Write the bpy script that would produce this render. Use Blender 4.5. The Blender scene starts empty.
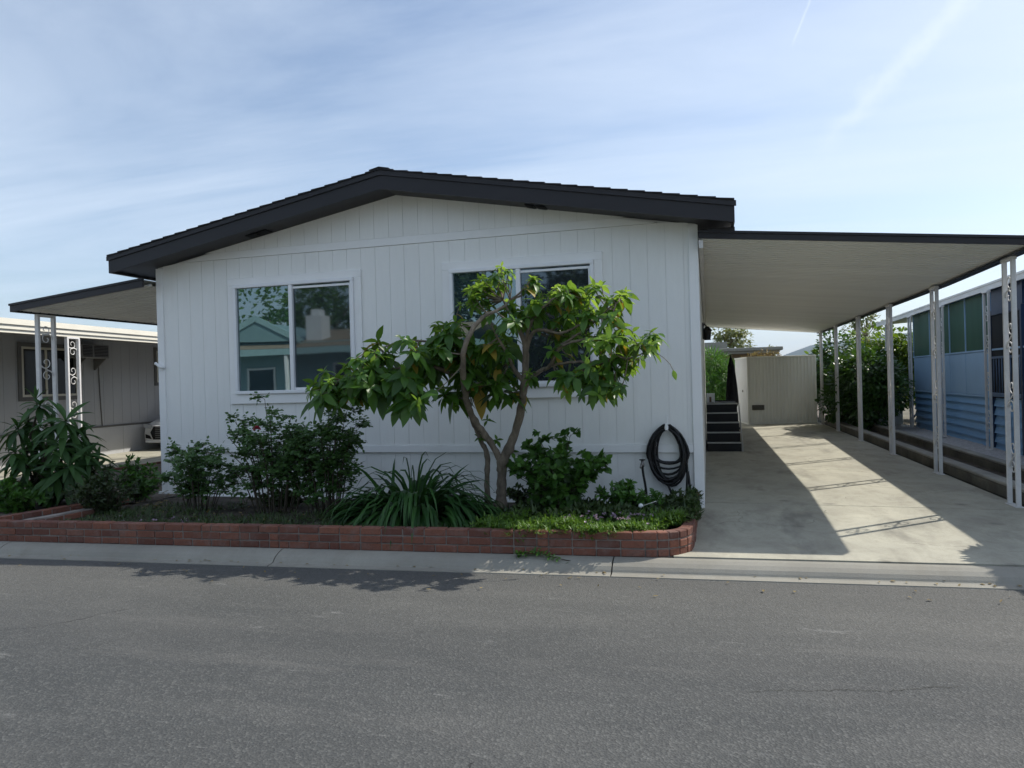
import bpy, math, random
from mathutils import Vector, Matrix, noise as mnoise
R = math.radians
S = bpy.context.scene
COL = S.collection
rnd = random.Random(7)

# ------------------------------------------------------------------ camera survey
CAM = Vector((0.0698, -8.3645, 1.5))
YAW, PIT, ROL, FPX = 0.26936, -0.00413, 0.02722, 708.5
_r = Vector((math.cos(YAW), math.sin(YAW), 0)); _f = Vector((-math.sin(YAW), math.cos(YAW), 0)); _u = Vector((0, 0, 1))
FW = math.cos(PIT)*_f + math.sin(PIT)*_u
_u2 = -math.sin(PIT)*_f + math.cos(PIT)*_u
RT = math.cos(ROL)*_r - math.sin(ROL)*_u2
UP = math.sin(ROL)*_r + math.cos(ROL)*_u2
def at(u, v, Y=None, Z=None, X=None):
    """surveyed world point on a plane of constant Y, Z or X"""
    d = RT*((u-512)/FPX) + UP*((384-v)/FPX) + FW
    if Y is not None: t = (Y-CAM.y)/d.y
    elif Z is not None: t = (Z-CAM.z)/d.z
    else: t = (X-CAM.x)/d.x
    return CAM + d*t

cam = bpy.data.cameras.new('camera'); co = bpy.data.objects.new('camera', cam); COL.objects.link(co)
M = Matrix((RT, UP, -FW)).transposed().to_4x4(); M.translation = CAM
co.matrix_world = M
cam.sensor_width = 36; cam.lens = FPX/1024*36; cam.clip_end = 20000; cam.clip_start = .05
S.camera = co

# ------------------------------------------------------------------ materials
def newmat(name):
    m = bpy.data.materials.new(name); m.use_nodes = True
    nt = m.node_tree; nt.nodes.clear()
    out = nt.nodes.new('ShaderNodeOutputMaterial')
    return m, nt, out
class NT:
    def __init__(s, nt): s.nt = nt
    def n(s, t, **kw):
        x = s.nt.nodes.new(t)
        for k, v in kw.items():
            if k in x.inputs: x.inputs[k].default_value = v
            else: setattr(x, k, v)
        return x
    def l(s, a, b): s.nt.links.new(a, b)
    def math(s, op, a, b=None, c=None, clamp=False):
        x = s.nt.nodes.new('ShaderNodeMath'); x.operation = op; x.use_clamp = clamp
        for i, q in enumerate((a, b, c)):
            if q is None: continue
            if isinstance(q, (int, float)): x.inputs[i].default_value = q
            else: s.l(q, x.inputs[i])
        return x.outputs[0]
    def mix(s, fac, a, b, blend='MIX'):
        x = s.nt.nodes.new('ShaderNodeMix'); x.data_type = 'RGBA'; x.blend_type = blend
        for q, i in ((fac, 0), (a, 6), (b, 7)):
            if isinstance(q, (int, float)): x.inputs[i].default_value = q
            elif isinstance(q, tuple): x.inputs[i].default_value = (*q, 1)
            else: s.l(q, x.inputs[i])
        return x.outputs[2]
    def noise(s, vec, scale, detail=4, rough=.55, dist=0):
        x = s.n('ShaderNodeTexNoise'); x.inputs['Scale'].default_value = scale; x.inputs['Detail'].default_value = detail
        x.inputs['Roughness'].default_value = rough; x.inputs['Distortion'].default_value = dist
        if vec is not None: s.l(vec, x.inputs['Vector'])
        return x.outputs['Fac']
    def ramp(s, f, a, b):
        x = s.nt.nodes.new('ShaderNodeMapRange'); x.inputs[1].default_value = a; x.inputs[2].default_value = b
        s.l(f, x.inputs[0]); return x.outputs[0]
    def obj(s): return s.n('ShaderNodeTexCoord').outputs['Object']
    def scaled(s, vec, sc):
        x = s.n('ShaderNodeMapping'); x.inputs['Scale'].default_value = sc; s.l(vec, x.inputs['Vector']); return x.outputs[0]
    def bump(s, h, strength, dist):
        x = s.n('ShaderNodeBump'); x.inputs['Strength'].default_value = strength; x.inputs['Distance'].default_value = dist
        s.l(h, x.inputs['Height']); return x.outputs[0]

def mat(name, col, rough=.6, var=.12, scale=3, fine=0, fscale=60, bump=0, bscale=80, spec=.4, metal=0, stretch=None, col2=None, isl=0):
    m, nt, out = newmat(name); k = NT(nt)
    b = k.n('ShaderNodeBsdfPrincipled'); k.l(b.outputs[0], out.inputs[0])
    b.inputs['Roughness'].default_value = rough; b.inputs['Metallic'].default_value = metal
    b.inputs['Specular IOR Level'].default_value = spec
    o = k.obj()
    if stretch: o = k.scaled(o, stretch)
    n = k.noise(o, scale, 5, .6)
    lo = tuple(c*(1-var) for c in col); hi = col2 if col2 else tuple(min(1, c*(1+var)) for c in col)
    c = k.mix(k.ramp(n, .3, .7), lo, hi)
    if fine:
        n2 = k.noise(o, fscale, 3, .7)
        c = k.mix(k.math('MULTIPLY', k.ramp(n2, .35, .7), fine), c, tuple(x*.45 for x in col))
    if isl:
        g = k.n('ShaderNodeNewGeometry')
        hs = k.n('ShaderNodeHueSaturation'); k.l(c, hs.inputs['Color'])
        k.l(k.math('MULTIPLY_ADD', g.outputs['Random Per Island'], isl*2, 1-isl), hs.inputs['Value'])
        c = hs.outputs[0]
    k.l(c, b.inputs['Base Color'])
    if bump:
        k.l(k.bump(k.noise(o, bscale, 4, .65), .6, bump), b.inputs['Normal'])
    return m

def leafmat(name, a, b, rough=.42, trans=.25, tcol=None, spec=.45):
    m, nt, out = newmat(name); k = NT(nt)
    g = k.n('ShaderNodeNewGeometry')
    n = k.noise(k.obj(), 1.7, 3)
    f = k.math('ADD', k.math('MULTIPLY', g.outputs['Random Per Island'], .75), k.math('MULTIPLY', k.ramp(n, .3, .7), .25))
    c = k.mix(f, a, b)
    p = k.n('ShaderNodeBsdfPrincipled'); p.inputs['Roughness'].default_value = rough; p.inputs['Specular IOR Level'].default_value = spec
    k.l(c, p.inputs['Base Color'])
    t = k.n('ShaderNodeBsdfTranslucent')
    tc = k.mix(.5, c, tcol or (b[0]*1.6, b[1]*1.5, b[2]*.6)); k.l(tc, t.inputs['Color'])
    mx = k.n('ShaderNodeMixShader'); mx.inputs[0].default_value = trans
    k.l(p.outputs[0], mx.inputs[1]); k.l(t.outputs[0], mx.inputs[2]); k.l(mx.outputs[0], out.inputs[0])
    return m

def glassmat(name, base, ior, tint, rough=.015):
    m, nt, out = newmat(name); k = NT(nt)
    b = k.n('ShaderNodeBsdfPrincipled'); k.l(b.outputs[0], out.inputs[0])
    n = k.noise(k.obj(), .9, 2)
    k.l(k.mix(n, base, tuple(x*1.3 for x in base)), b.inputs['Base Color'])
    b.inputs['Roughness'].default_value = rough; b.inputs['IOR'].default_value = ior
    b.inputs['Specular Tint'].default_value = (*tint, 1)
    k.l(k.bump(k.noise(k.obj(), 1.3, 1), .08, .01), b.inputs['Normal'])
    return m

WHITE = (.83, .835, .815)
def sidingmat():
    m = mat('painted_siding', WHITE, .5, .03, 1.3, fine=.05, fscale=25, bump=.0012, bscale=45, stretch=(1, 1, .18))
    k = NT(m.node_tree); b = [n for n in m.node_tree.nodes if n.type == 'BSDF_PRINCIPLED'][0]
    src = b.inputs['Base Color'].links[0].from_socket; o = k.obj()
    sep = k.n('ShaderNodeSeparateXYZ'); k.l(o, sep.inputs[0])
    rain = k.math('MAXIMUM', k.ramp(k.noise(k.scaled(o, (9, 1, .35)), 1.4, 5, .65), .56, .78), 0)
    c = k.mix(k.math('MULTIPLY', rain, .10), src, (.52, .50, .44))
    # mud splashes thrown up from the bed, own ragged outline
    sp = k.math('MULTIPLY', k.math('MAXIMUM', k.ramp(k.noise(o, 6, 6, .75), .5, .7), 0), k.math('MINIMUM', k.math('MAXIMUM', k.ramp(sep.outputs[2], .55, .05), 0), 1))
    c = k.mix(k.math('MULTIPLY', sp, .35), c, (.42, .36, .28))
    k.l(c, b.inputs['Base Color']); return m
m_siding = sidingmat()
m_trim = mat('white_trim', (.84, .845, .84), .45, .03, 3, bump=.0006, bscale=60)
m_vinyl = mat('white_vinyl', (.82, .83, .85), .35, .02, 3)
m_groove = mat('groove_paint', (.76, .765, .75), .7, .1, 3)
m_black = mat('charcoal_fascia_paint', (.017, .016, .02), .5, .2, 2.5, bump=.0008, bscale=30, stretch=(.3, 1, 1))
m_shingle = mat('charcoal_shingles', (.022, .021, .024), .9, .3, 9, fine=.4, fscale=120, bump=.004, bscale=120, isl=.25)
m_vent = mat('black_vent', (.004, .004, .005), .6)
m_pan = mat('cream_roof_pan', (.82, .815, .765), .5, .06, 1.2, fine=.06, fscale=14, stretch=(.25, 2, 1))
m_post = mat('white_post_paint', (.70, .69, .68), .5, .08, 5, fine=.12, fscale=30)
m_iron = mat('white_ironwork', (.72, .71, .69), .5, .08, 9)
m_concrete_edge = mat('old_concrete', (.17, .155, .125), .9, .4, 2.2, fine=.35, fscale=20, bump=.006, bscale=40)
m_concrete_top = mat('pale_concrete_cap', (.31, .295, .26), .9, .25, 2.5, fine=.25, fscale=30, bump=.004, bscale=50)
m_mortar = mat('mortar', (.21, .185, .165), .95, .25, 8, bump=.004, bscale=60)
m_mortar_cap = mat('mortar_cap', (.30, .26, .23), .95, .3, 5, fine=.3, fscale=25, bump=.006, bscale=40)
m_soil = mat('soil', (.055, .043, .034), 1, .4, 4, fine=.4, fscale=40, bump=.02, bscale=25, col2=(.11, .09, .07))
m_drydirt = mat('dry_dirt', (.13, .105, .085), 1, .3, 2, fine=.4, fscale=25, bump=.02, bscale=20, col2=(.20, .17, .14))
m_ground = mat('dry_ground', (.14, .125, .09), 1, .3, .6, fine=.3, fscale=8, bump=.01, bscale=10)
m_gravel = mat('white_gravel', (.55, .53, .52), .9, .3, 18, fine=.7, fscale=38, bump=.03, bscale=45)
m_shed = mat('cream_metal', (.84, .83, .75), .45, .06, 2, fine=.1, fscale=10, stretch=(1, 1, .2))
m_step = mat('black_step_paint', (.012, .012, .014), .6, .2, 6)
m_nosing = mat('grey_nosing', (.48, .48, .47), .6, .1, 8)
m_hose = mat('black_rubber', (.008, .008, .009), .42, .2, 8)
m_brass = mat('grey_metal', (.22, .21, .2), .4, .1, 8, metal=.7)
m_blue = mat('blue_siding', (.20, .40, .66), .5, .06, 1.5, fine=.08, fscale=18)
m_blue2 = mat('blue_panel', (.31, .49, .70), .5, .05, 1.5, fine=.05, fscale=18)
m_green = mat('green_corrugated_panel', (.045, .115, .08), .5, .15, 1.3, stretch=(1, 1, .15))
m_awn = mat('white_awning_metal', (.66, .67, .66), .45, .06, 2)
m_bluedark = mat('navy_screen_door', (.02, .04, .09), .5, .1, 4)
m_dark = mat('dark_opening', (.006, .006, .007), .8)
m_greywall = mat('greige_siding', (.33, .335, .34), .6, .05, 1.5, fine=.05, fscale=20, stretch=(1, 1, .2))
m_greyskirt = mat('greige_skirting', (.40, .405, .41), .6, .05, 1.5, fine=.06, fscale=20)
m_greytrim = mat('dark_greige_trim', (.10, .098, .092), .6, .08, 4)
m_cream = mat('cream_awning_metal', (.72, .69, .60), .45, .05, 2)
m_beigeframe = mat('beige_window_frame', (.5, .48, .4), .5, .05, 4)
m_ac = mat('grey_ac_case', (.20, .20, .20), .5, .1, 6)
m_bark = mat('bark', (.20, .165, .125), .9, .45, 14, fine=.45, fscale=50, bump=.015, bscale=38, stretch=(1, 1, .4))
m_bark_dark = mat('dark_stem', (.055, .045, .03), .85, .3, 9)
m_teal = mat('teal_siding', (.24, .37, .38), .5, .06, 2)
m_tan = mat('tan_roof', (.30, .24, .17), .9, .15, 3, fine=.2, fscale=30)
m_hill = mat('hill_scrub', (.05, .062, .04), 1, .4, .004, fine=.4, fscale=.02)
m_brown = mat('brown_wall', (.19, .14, .09), .8, .12, 2)
m_greyroof = mat('grey_roof_edge', (.22, .22, .19), .7, .08, 2)
m_carpaint = mat('white_car_paint', (.75, .76, .77), .2, .02, 3, spec=.6)
m_tyre = mat('tyre_rubber', (.015, .015, .015), .8)
m_rim = mat('silver_rim', (.5, .5, .5), .3, metal=.8)
m_lamp = mat('headlight_lens', (.35, .37, .4), .1, .1, 20, spec=.8)
m_plate = mat('number_plate', (.6, .6, .6), .4)
m_lattice = mat('weathered_white_wood', (.62, .60, .54), .7, .1, 6)
m_glassL = glassmat('clear_window_glass', (.022, .040, .045), 2.7, (.78, .96, 1.0))
m_glassR = glassmat('screened_window_glass', (.020, .025, .029), 2.0, (.75, .9, 1.0), .03)
m_glassDark = glassmat('dark_window_glass', (.006, .008, .009), 1.5, (1, 1, 1), .04)
m_pink = leafmat('pink_petals', (.35, .03, .07), (.5, .06, .12), trans=.2)
m_mauve = leafmat('mauve_petals', (.30, .20, .32), (.45, .36, .46), trans=.2)
m_lantern = mat('black_lantern', (.01, .01, .01), .4)
m_brownslot = mat('brown_slot', (.16, .09, .05), .7)
m_solar = mat('white_globe', (.8, .8, .8), .25)

L_tree = leafmat('tree_leaves', (.024, .082, .014), (.095, .215, .030), .40, .42, (.34, .52, .05))
L_treenew = leafmat('tree_young_leaves', (.10, .23, .026), (.25, .40, .06), .4, .48, (.48, .66, .08))
L_yellow = leafmat('yellowed_leaves', (.30, .22, .03), (.42, .30, .06), .5, .3)
L_rose = leafmat('rose_leaves', (.028, .080, .020), (.095, .185, .05), .4, .25)
L_agap = leafmat('strap_leaves', (.014, .052, .012), (.048, .125, .028), .42, .15, spec=.3)
L_shrub = leafmat('shrub_leaves', (.028, .09, .015), (.095, .215, .034), .4, .25)
L_trop = leafmat('long_glossy_leaves', (.014, .046, .010), (.05, .12, .026), .5, .2, spec=.3)
L_olive = leafmat('olive_leaves', (.018, .036, .012), (.05, .075, .022), .5, .2)
L_cover = leafmat('groundcover_leaves', (.045, .11, .012), (.13, .24, .03), .5, .3)
L_coverdk = leafmat('dark_groundcover_leaves', (.018, .045, .010), (.07, .11, .03), .5, .2)
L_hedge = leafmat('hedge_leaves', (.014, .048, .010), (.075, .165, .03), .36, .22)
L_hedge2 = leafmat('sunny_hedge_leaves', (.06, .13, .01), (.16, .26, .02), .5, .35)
L_bamboo = leafmat('feathery_leaves', (.03, .10, .016), (.11, .25, .04), .45, .3)
L_dry = leafmat('dry_leaves', (.14, .10, .04), (.30, .23, .10), .7, .2)
L_pale = leafmat('pale_tree_leaves', (.10, .13, .05), (.22, .25, .11), .5, .3)
L_dark = leafmat('dark_tree_leaves', (.012, .026, .010), (.04, .07, .022), .5, .15)

# bricks
def brickmat():
    m, nt, out = newmat('red_brick'); k = NT(nt)
    b = k.n('ShaderNodeBsdfPrincipled'); k.l(b.outputs[0], out.inputs[0]); b.inputs['Roughness'].default_value = .9
    g = k.n('ShaderNodeNewGeometry'); o = k.obj()
    c = k.mix(g.outputs['Random Per Island'], (.135, .052, .036), (.25, .098, .060))
    c = k.mix(k.math('MULTIPLY', k.ramp(k.noise(o, 7, 6, .7), .48, .72), .6), c, (.22, .165, .145))
    c = k.mix(k.math('MULTIPLY', k.ramp(k.noise(o, 40, 4, .7), .45, .8), .6), c, (.07, .035, .03))
    k.l(c, b.inputs['Base Color'])
    k.l(k.bump(k.noise(o, 70, 4, .7), .7, .006), b.inputs['Normal'])
    return m
m_brick = brickmat()

def asphaltmat():
    m, nt, out = newmat('asphalt'); k = NT(nt)
    b = k.n('ShaderNodeBsdfPrincipled'); k.l(b.outputs[0], out.inputs[0]); b.inputs['Roughness'].default_value = .82
    b.inputs['Specular IOR Level'].default_value = .3
    o = k.obj(); so = k.scaled(o, (.35, 1, 1))
    big = k.noise(so, .55, 4, .6); mid = k.noise(so, 2.2, 5, .65, .6)
    c = k.mix(k.ramp(big, .3, .7), (.053, .057, .058), (.076, .078, .077))
    c = k.mix(k.math('MULTIPLY', k.ramp(mid, .45, .7), .55), c, (.104, .105, .101))
    # dusty wheel-worn band beside the gutter
    sep = k.n('ShaderNodeSeparateXYZ'); k.l(o, sep.inputs[0])
    yy = k.math('SUBTRACT', sep.outputs[1], k.math('MULTIPLY', sep.outputs[0], .058))
    band = k.ramp(k.math('ADD', yy, k.math('MULTIPLY', k.noise(so, 1.1, 4), 1.2)), -4.1, -2.4)
    c = k.mix(k.math('MULTIPLY', k.math('MINIMUM', k.math('MAXIMUM', band, 0), 1), .45), c, (.135, .13, .115))
    # aggregate
    v = k.n('ShaderNodeTexVoronoi'); v.inputs['Scale'].default_value = 85; k.l(o, v.inputs['Vector'])
    agg = v.outputs['Color']; sp = k.n('ShaderNodeSeparateColor'); k.l(agg, sp.inputs[0])
    c = k.mix(k.math('MULTIPLY', k.ramp(sp.outputs[0], .6, 1), .38), c, (.17, .172, .165))
    c = k.mix(k.math('MULTIPLY', k.ramp(sp.outputs[1], .6, 1), .42), c, (.035, .036, .038))
    # pale scuffs and dark oil spots
    sc = k.noise(k.scaled(o, (1.3, 5, 1)), 1.6, 7, .75, .4)
    c = k.mix(k.math('MULTIPLY', k.math('MINIMUM', k.math('MAXIMUM', k.ramp(sc, .62, .72), 0), 1), .42), c, (.30, .30, .29))
    oil = k.noise(k.scaled(o, (.8, 2, 1)), 1.1, 4, .6)
    c = k.mix(k.math('MULTIPLY', k.math('MINIMUM', k.math('MAXIMUM', k.ramp(oil, .68, .74), 0), 1), .35), c, (.03, .03, .032))
    # faint tyre-darkened lanes along the road and pale worn streaks
    ln = k.math('ADD', yy, k.math('MULTIPLY', k.noise(so, .8, 3), .5))
    lane = k.math('ADD', k.math('POWER', k.math('ABSOLUTE', k.math('SINE', k.math('MULTIPLY', ln, 1.9))), 3), 0)
    c = k.mix(k.math('MULTIPLY', k.math('MULTIPLY', lane, k.ramp(mid, .25, .7)), .30), c, (.055, .056, .057))
    stk = k.noise(k.scaled(o, (.25, 2.6, 1)), 1.3, 6, .7, .3)
    c = k.mix(k.math('MULTIPLY', k.math('MAXIMUM', k.ramp(stk, .55, .75), 0), .30), c, (.16, .155, .145))
    # hairline cracks
    wv = k.n('ShaderNodeTexVoronoi'); wv.feature = 'DISTANCE_TO_EDGE'; wv.inputs['Scale'].default_value = .21
    add = k.n('ShaderNodeVectorMath'); add.operation = 'ADD'
    nn = k.n('ShaderNodeTexNoise'); nn.inputs['Scale'].default_value = 2.2; nn.inputs['Detail'].default_value = 6; k.l(o, nn.inputs['Vector'])
    mul = k.n('ShaderNodeVectorMath'); mul.operation = 'SCALE'; mul.inputs['Scale'].default_value = .5; k.l(nn.outputs['Color'], mul.inputs[0])
    k.l(o, add.inputs[0]); k.l(mul.outputs[0], add.inputs[1]); k.l(add.outputs[0], wv.inputs['Vector'])
    cr = k.math('LESS_THAN', wv.outputs['Distance'], .0011)
    cr = k.math('MULTIPLY', cr, k.math('GREATER_THAN', k.noise(o, .6, 2), .56))
    c = k.mix(k.math('MULTIPLY', cr, .7), c, (.02, .02, .02))
    k.l(c, b.inputs['Base Color'])
    h = k.math('ADD', v.outputs['Distance'], k.math('MULTIPLY', k.noise(o, 160, 3), .5))
    k.l(k.bump(h, .45, .008), b.inputs['Normal'])
    return m
m_asphalt = asphaltmat()

def drivemat(name='driveway_concrete', a=(.355, .34, .28), b2=(.475, .455, .365), joints=True):
    m, nt, out = newmat(name); k = NT(nt)
    b = k.n('ShaderNodeBsdfPrincipled'); k.l(b.outputs[0], out.inputs[0]); b.inputs['Roughness'].default_value = .85
    b.inputs['Specular IOR Level'].default_value = .3
    o = k.obj()
    c = k.mix(k.ramp(k.noise(o, .9, 6, .65), .3, .7), a, b2)
    c = k.mix(k.math('MULTIPLY', k.math('MAXIMUM', k.ramp(k.noise(k.scaled(o, (1, .6, 1)), 2.4, 6, .7, .5), .45, .72), 0), .6), c, (.23, .21, .17))
    c = k.mix(k.math('MULTIPLY', k.math('MINIMUM', k.math('MAXIMUM', k.ramp(k.noise(o, 1.4, 5, .6), .64, .72), 0), 1), .35), c, (.52, .47, .33))
    c = k.mix(k.math('MULTIPLY', k.math('MAXIMUM', k.ramp(k.noise(o, 55, 4, .75), .5, .8), 0), .35), c, (.2, .185, .16))
    if joints:
        wv = k.n('ShaderNodeTexVoronoi'); wv.feature = 'DISTANCE_TO_EDGE'; wv.inputs['Scale'].default_value = .42
        nz = k.n('ShaderNodeTexNoise'); nz.inputs['Scale'].default_value = 3; nz.inputs['Detail'].default_value = 6; k.l(o, nz.inputs['Vector'])
        va = k.n('ShaderNodeVectorMath'); va.operation = 'MULTIPLY_ADD'; k.l(nz.outputs['Color'], va.inputs[0]); va.inputs[1].default_value = (.35, .35, .35); k.l(o, va.inputs[2]); k.l(va.outputs[0], wv.inputs['Vector'])
        c = k.mix(k.math('MULTIPLY', k.math('LESS_THAN', wv.outputs['Distance'], .0016), k.math('MULTIPLY', k.math('GREATER_THAN', k.noise(o, .7, 2), .54), .5)), c, (.08, .072, .06))
        vd = k.n('ShaderNodeTexVoronoi'); vd.inputs['Scale'].default_value = 2.1; vd.inputs['Randomness'].default_value = 1; k.l(o, vd.inputs['Vector'])
        spr = k.n('ShaderNodeSeparateColor'); k.l(vd.outputs['Color'], spr.inputs[0])
        drip = k.math('MULTIPLY', k.math('MAXIMUM', k.ramp(k.math('ADD', vd.outputs['Distance'], k.math('MULTIPLY', k.noise(o, 14, 4), .16)), .26, .10), 0), k.math('GREATER_THAN', spr.outputs[0], .68))
        c = k.mix(k.math('MULTIPLY', k.math('MINIMUM', drip, 1), .55), c, (.10, .095, .085))
        # tyre and oil darkening down the middle of each track, a stain with its own outline
        st = k.noise(k.scaled(o, (1.4, .45, 1)), 1.15, 5, .65)
        c = k.mix(k.math('MULTIPLY', k.math('MINIMUM', k.math('MAXIMUM', k.ramp(st, .55, .70), 0), 1), .6), c, (.15, .14, .12))
        fine_ = k.noise(k.scaled(o, (1, .8, 1)), 7, 7, .75, .3)
        c = k.mix(k.math('MULTIPLY', k.math('MINIMUM', k.math('MAXIMUM', k.ramp(fine_, .52, .72), 0), 1), .45), c, (.25, .235, .19))
    k.l(c, b.inputs['Base Color'])
    k.l(k.bump(k.noise(o, 90, 5, .7), .5, .004), b.inputs['Normal'])
    return m
m_drive = drivemat()
m_kerb = drivemat('kerb_concrete', (.235, .225, .195), (.33, .315, .27), False)
m_joint = mat('crack_dirt', (.03, .03, .022), 1, .3, 20)

# ------------------------------------------------------------------ mesh builder
I4 = Matrix.Identity(4)
class MB:
    def __init__(s): s.v = []; s.f = []; s.m = []; s.sm = []
    def add(s, vs, fs, mi=0, smooth=False):
        b = len(s.v); s.v.extend(vs)
        for f in fs:
            s.f.append(tuple(i+b for i in f)); s.m.append(mi); s.sm.append(smooth)
        return s
    def box(s, x0, x1, y0, y1, z0, z1, mi=0, M=None):
        vs = [(x0,y0,z0),(x1,y0,z0),(x1,y1,z0),(x0,y1,z0),(x0,y0,z1),(x1,y0,z1),(x1,y1,z1),(x0,y1,z1)]
        if M: vs = [tuple(M @ Vector(p)) for p in vs]
        return s.add(vs, [(0,3,2,1),(4,5,6,7),(0,1,5,4),(1,2,6,5),(2,3,7,6),(3,0,4,7)], mi)
    def bevbox(s, x0, x1, y0, y1, z0, z1, b=.005, mi=0, M=None):
        """box with chamfered edges"""
        vs = []; 
        for z, ins in ((z0, b), (z0+b, 0), (z1-b, 0), (z1, b)):
            q = b if ins else 0
            for (x, y) in ((x0+b, y0+q), (x1-b, y0+q), (x1-q, y0+b), (x1-q, y1-b), (x1-b, y1-q), (x0+b, y1-q), (x0+q, y1-b), (x0+q, y0+b)):
                vs.append((x, y, z))
        if M: vs = [tuple(M @ Vector(p)) for p in vs]
        fs = [tuple(range(7, -1, -1)), tuple(range(24, 32))]
        for r in range(3):
            for i in range(8): fs.append((r*8+i, r*8+(i+1) % 8, (r+1)*8+(i+1) % 8, (r+1)*8+i))
        return s.add(vs, fs, mi)
    def poly(s, pts, mi=0): return s.add([tuple(p) for p in pts], [tuple(range(len(pts)))], mi)
    def prism_y(s, pts, y0, y1, mi=0, M=None):
        """outline in (x,z), counter-clockwise seen from -Y, between y0 (front) and y1"""
        n = len(pts); vs = [(p[0], y0, p[1]) for p in pts]+[(p[0], y1, p[1]) for p in pts]
        if M: vs = [tuple(M @ Vector(p)) for p in vs]
        fs = [tuple(range(n)), tuple(range(2*n-1, n-1, -1))]+[(i, i+n, (i+1) % n+n, (i+1) % n) for i in range(n)]
        return s.add(vs, fs, mi)
    def tube(s, pts, rad, n=7, mi=0, smooth=True, cap=True):
        pts = [Vector(p) for p in pts]
        if not isinstance(rad, (list, tuple)): rad = [rad]*len(pts)
        vs = []; fs = []; prev = None
        for i, p in enumerate(pts):
            t = (pts[min(i+1, len(pts)-1)]-pts[max(i-1, 0)])
            t = t.normalized() if t.length > 1e-9 else Vector((0, 0, 1))
            a = prev if prev is not None else (Vector((1, 0, 0)) if abs(t.x) < .8 else Vector((0, 1, 0)))
            a = (a-t*a.dot(t)); a = a.normalized() if a.length > 1e-6 else t.orthogonal().normalized()
            b = t.cross(a); prev = a
            for j in range(n):
                q = 2*math.pi*j/n; vs.append(tuple(p+(a*math.cos(q)+b*math.sin(q))*rad[i]))
        for i in range(len(pts)-1):
            for j in range(n): fs.append((i*n+j, i*n+(j+1) % n, (i+1)*n+(j+1) % n, (i+1)*n+j))
        if cap: fs += [tuple(range(n-1, -1, -1)), tuple(range((len(pts)-1)*n, len(pts)*n))]
        return s.add(vs, fs, mi, smooth)
    def lathe(s, c, prof, n=16, mi=0, M=None):
        vs = []
        for r, z in prof:
            for j in range(n):
                q = 2*math.pi*j/n; p = Vector((r*math.cos(q), r*math.sin(q), z))
                if M: p = M @ p
                vs.append(tuple(p+Vector(c)))
        fs = [(i*n+j, i*n+(j+1) % n, (i+1)*n+(j+1) % n, (i+1)*n+j) for i in range(len(prof)-1) for j in range(n)]
        return s.add(vs, fs, mi, True)
    def build(s, name, mats, parent=None, M=None, recalc=False):
        me = bpy.data.meshes.new(name)
        v = [tuple(M @ Vector(p)) for p in s.v] if M else s.v
        me.from_pydata(v, [], s.f)
        if not isinstance(mats, (list, tuple)): mats = [mats]
        for m in mats: me.materials.append(m)
        me.polygons.foreach_set('material_index', s.m); me.polygons.foreach_set('use_smooth', s.sm)
        me.update()
        o = bpy.data.objects.new(name, me); COL.objects.link(o)
        if parent is not None: adopt(o, parent)
        return o
WORLD = {}
def adopt(o, parent):
    o.parent = parent
    o.matrix_parent_inverse = WORLD.get(parent.name, I4).inverted()
def tag(o, label=None, cat=None, group=None, kind=None):
    if label: o['label'] = label
    if cat: o['category'] = cat
    if group: o['group'] = group
    if kind: o['kind'] = kind
    return o
def thing(name, label, cat, loc=(0, 0, 0), rz=0, group=None):
    o = bpy.data.objects.new(name, None); COL.objects.link(o); o.empty_display_size = .2
    o.location = loc; o.rotation_euler = (0, 0, rz)
    WORLD[o.name] = Matrix.Translation(Vector(loc)) @ Matrix.Rotation(rz, 4, 'Z')
    return tag(o, label, cat, group)
def struct(o): o['kind'] = 'structure'; return o
SRC = {}
def smoothline(pts, k=4):
    """Catmull-Rom through points that may carry extra values"""
    out = []; P = [list(p) for p in pts]
    for i in range(len(P)-1):
        p0, p1, p2, p3 = P[max(i-1, 0)], P[i], P[i+1], P[min(i+2, len(P)-1)]
        for j in range(k):
            t = j/k
            out.append([.5*((2*b)+(-a+c)*t+(2*a-5*b+4*c-d)*t*t+(-a+3*b-3*c+d)*t**3) for a, b, c, d in zip(p0, p1, p2, p3)])
    out.append(P[-1]); return out

# ------------------------------------------------------------------ foliage helpers
def rv():
    while True:
        p = Vector((rnd.uniform(-1, 1), rnd.uniform(-1, 1), rnd.uniform(-1, 1)))
        if .01 < p.length < 1: return p
def leaf(mb, p, d, up, L, W, droop=.3, fold=.25, mi=0, seg=3, shape=None, prog=0):
    """one blade: starts at p, heads along d, bends towards -z; folded along its midrib"""
    d = d.normalized(); side = d.cross(up)
    if side.length < 1e-4: side = d.orthogonal()
    side.normalize(); nrm = side.cross(d).normalized()
    prof = shape or (0.10, .85, 1.0, .62, 0)[:]
    n = len(prof)
    vs = []; fs = []; cur = Vector(p); step = L/(n-1); dd = d.copy(); tw = rnd.uniform(-.25, .25)
    for i, w in enumerate(prof):
        if i:
            dd = (dd+Vector((0, 0, -droop*((i/(n-1))**prog*(1+prog) if prog else 1)/(n-1)))).normalized(); cur = cur+dd*step
        s2 = (side*math.cos(tw*i/n)+nrm*math.sin(tw*i/n)); n2 = s2.cross(dd).normalized()
        hw = W*.5*w
        if i == n-1: vs.append(tuple(cur))
        else:
            vs += [tuple(cur+s2*hw+n2*hw*fold), tuple(cur), tuple(cur-s2*hw+n2*hw*fold)]
    for i in range(n-1):
        a = 3*i
        if i == n-2: fs += [(a, a+1, a+3), (a+1, a+2, a+3)]
        else: fs += [(a, a+1, a+4, a+3), (a+1, a+2, a+5, a+4)]
    mb.add(vs, fs, mi, True)
SMALL = (.12, 1.0, .75, 0)
STRAP = (.55, .9, 1.0, .95, .8, .5, 0)
LANCE = (.15, .7, 1.0, .9, .55, 0)
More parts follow.
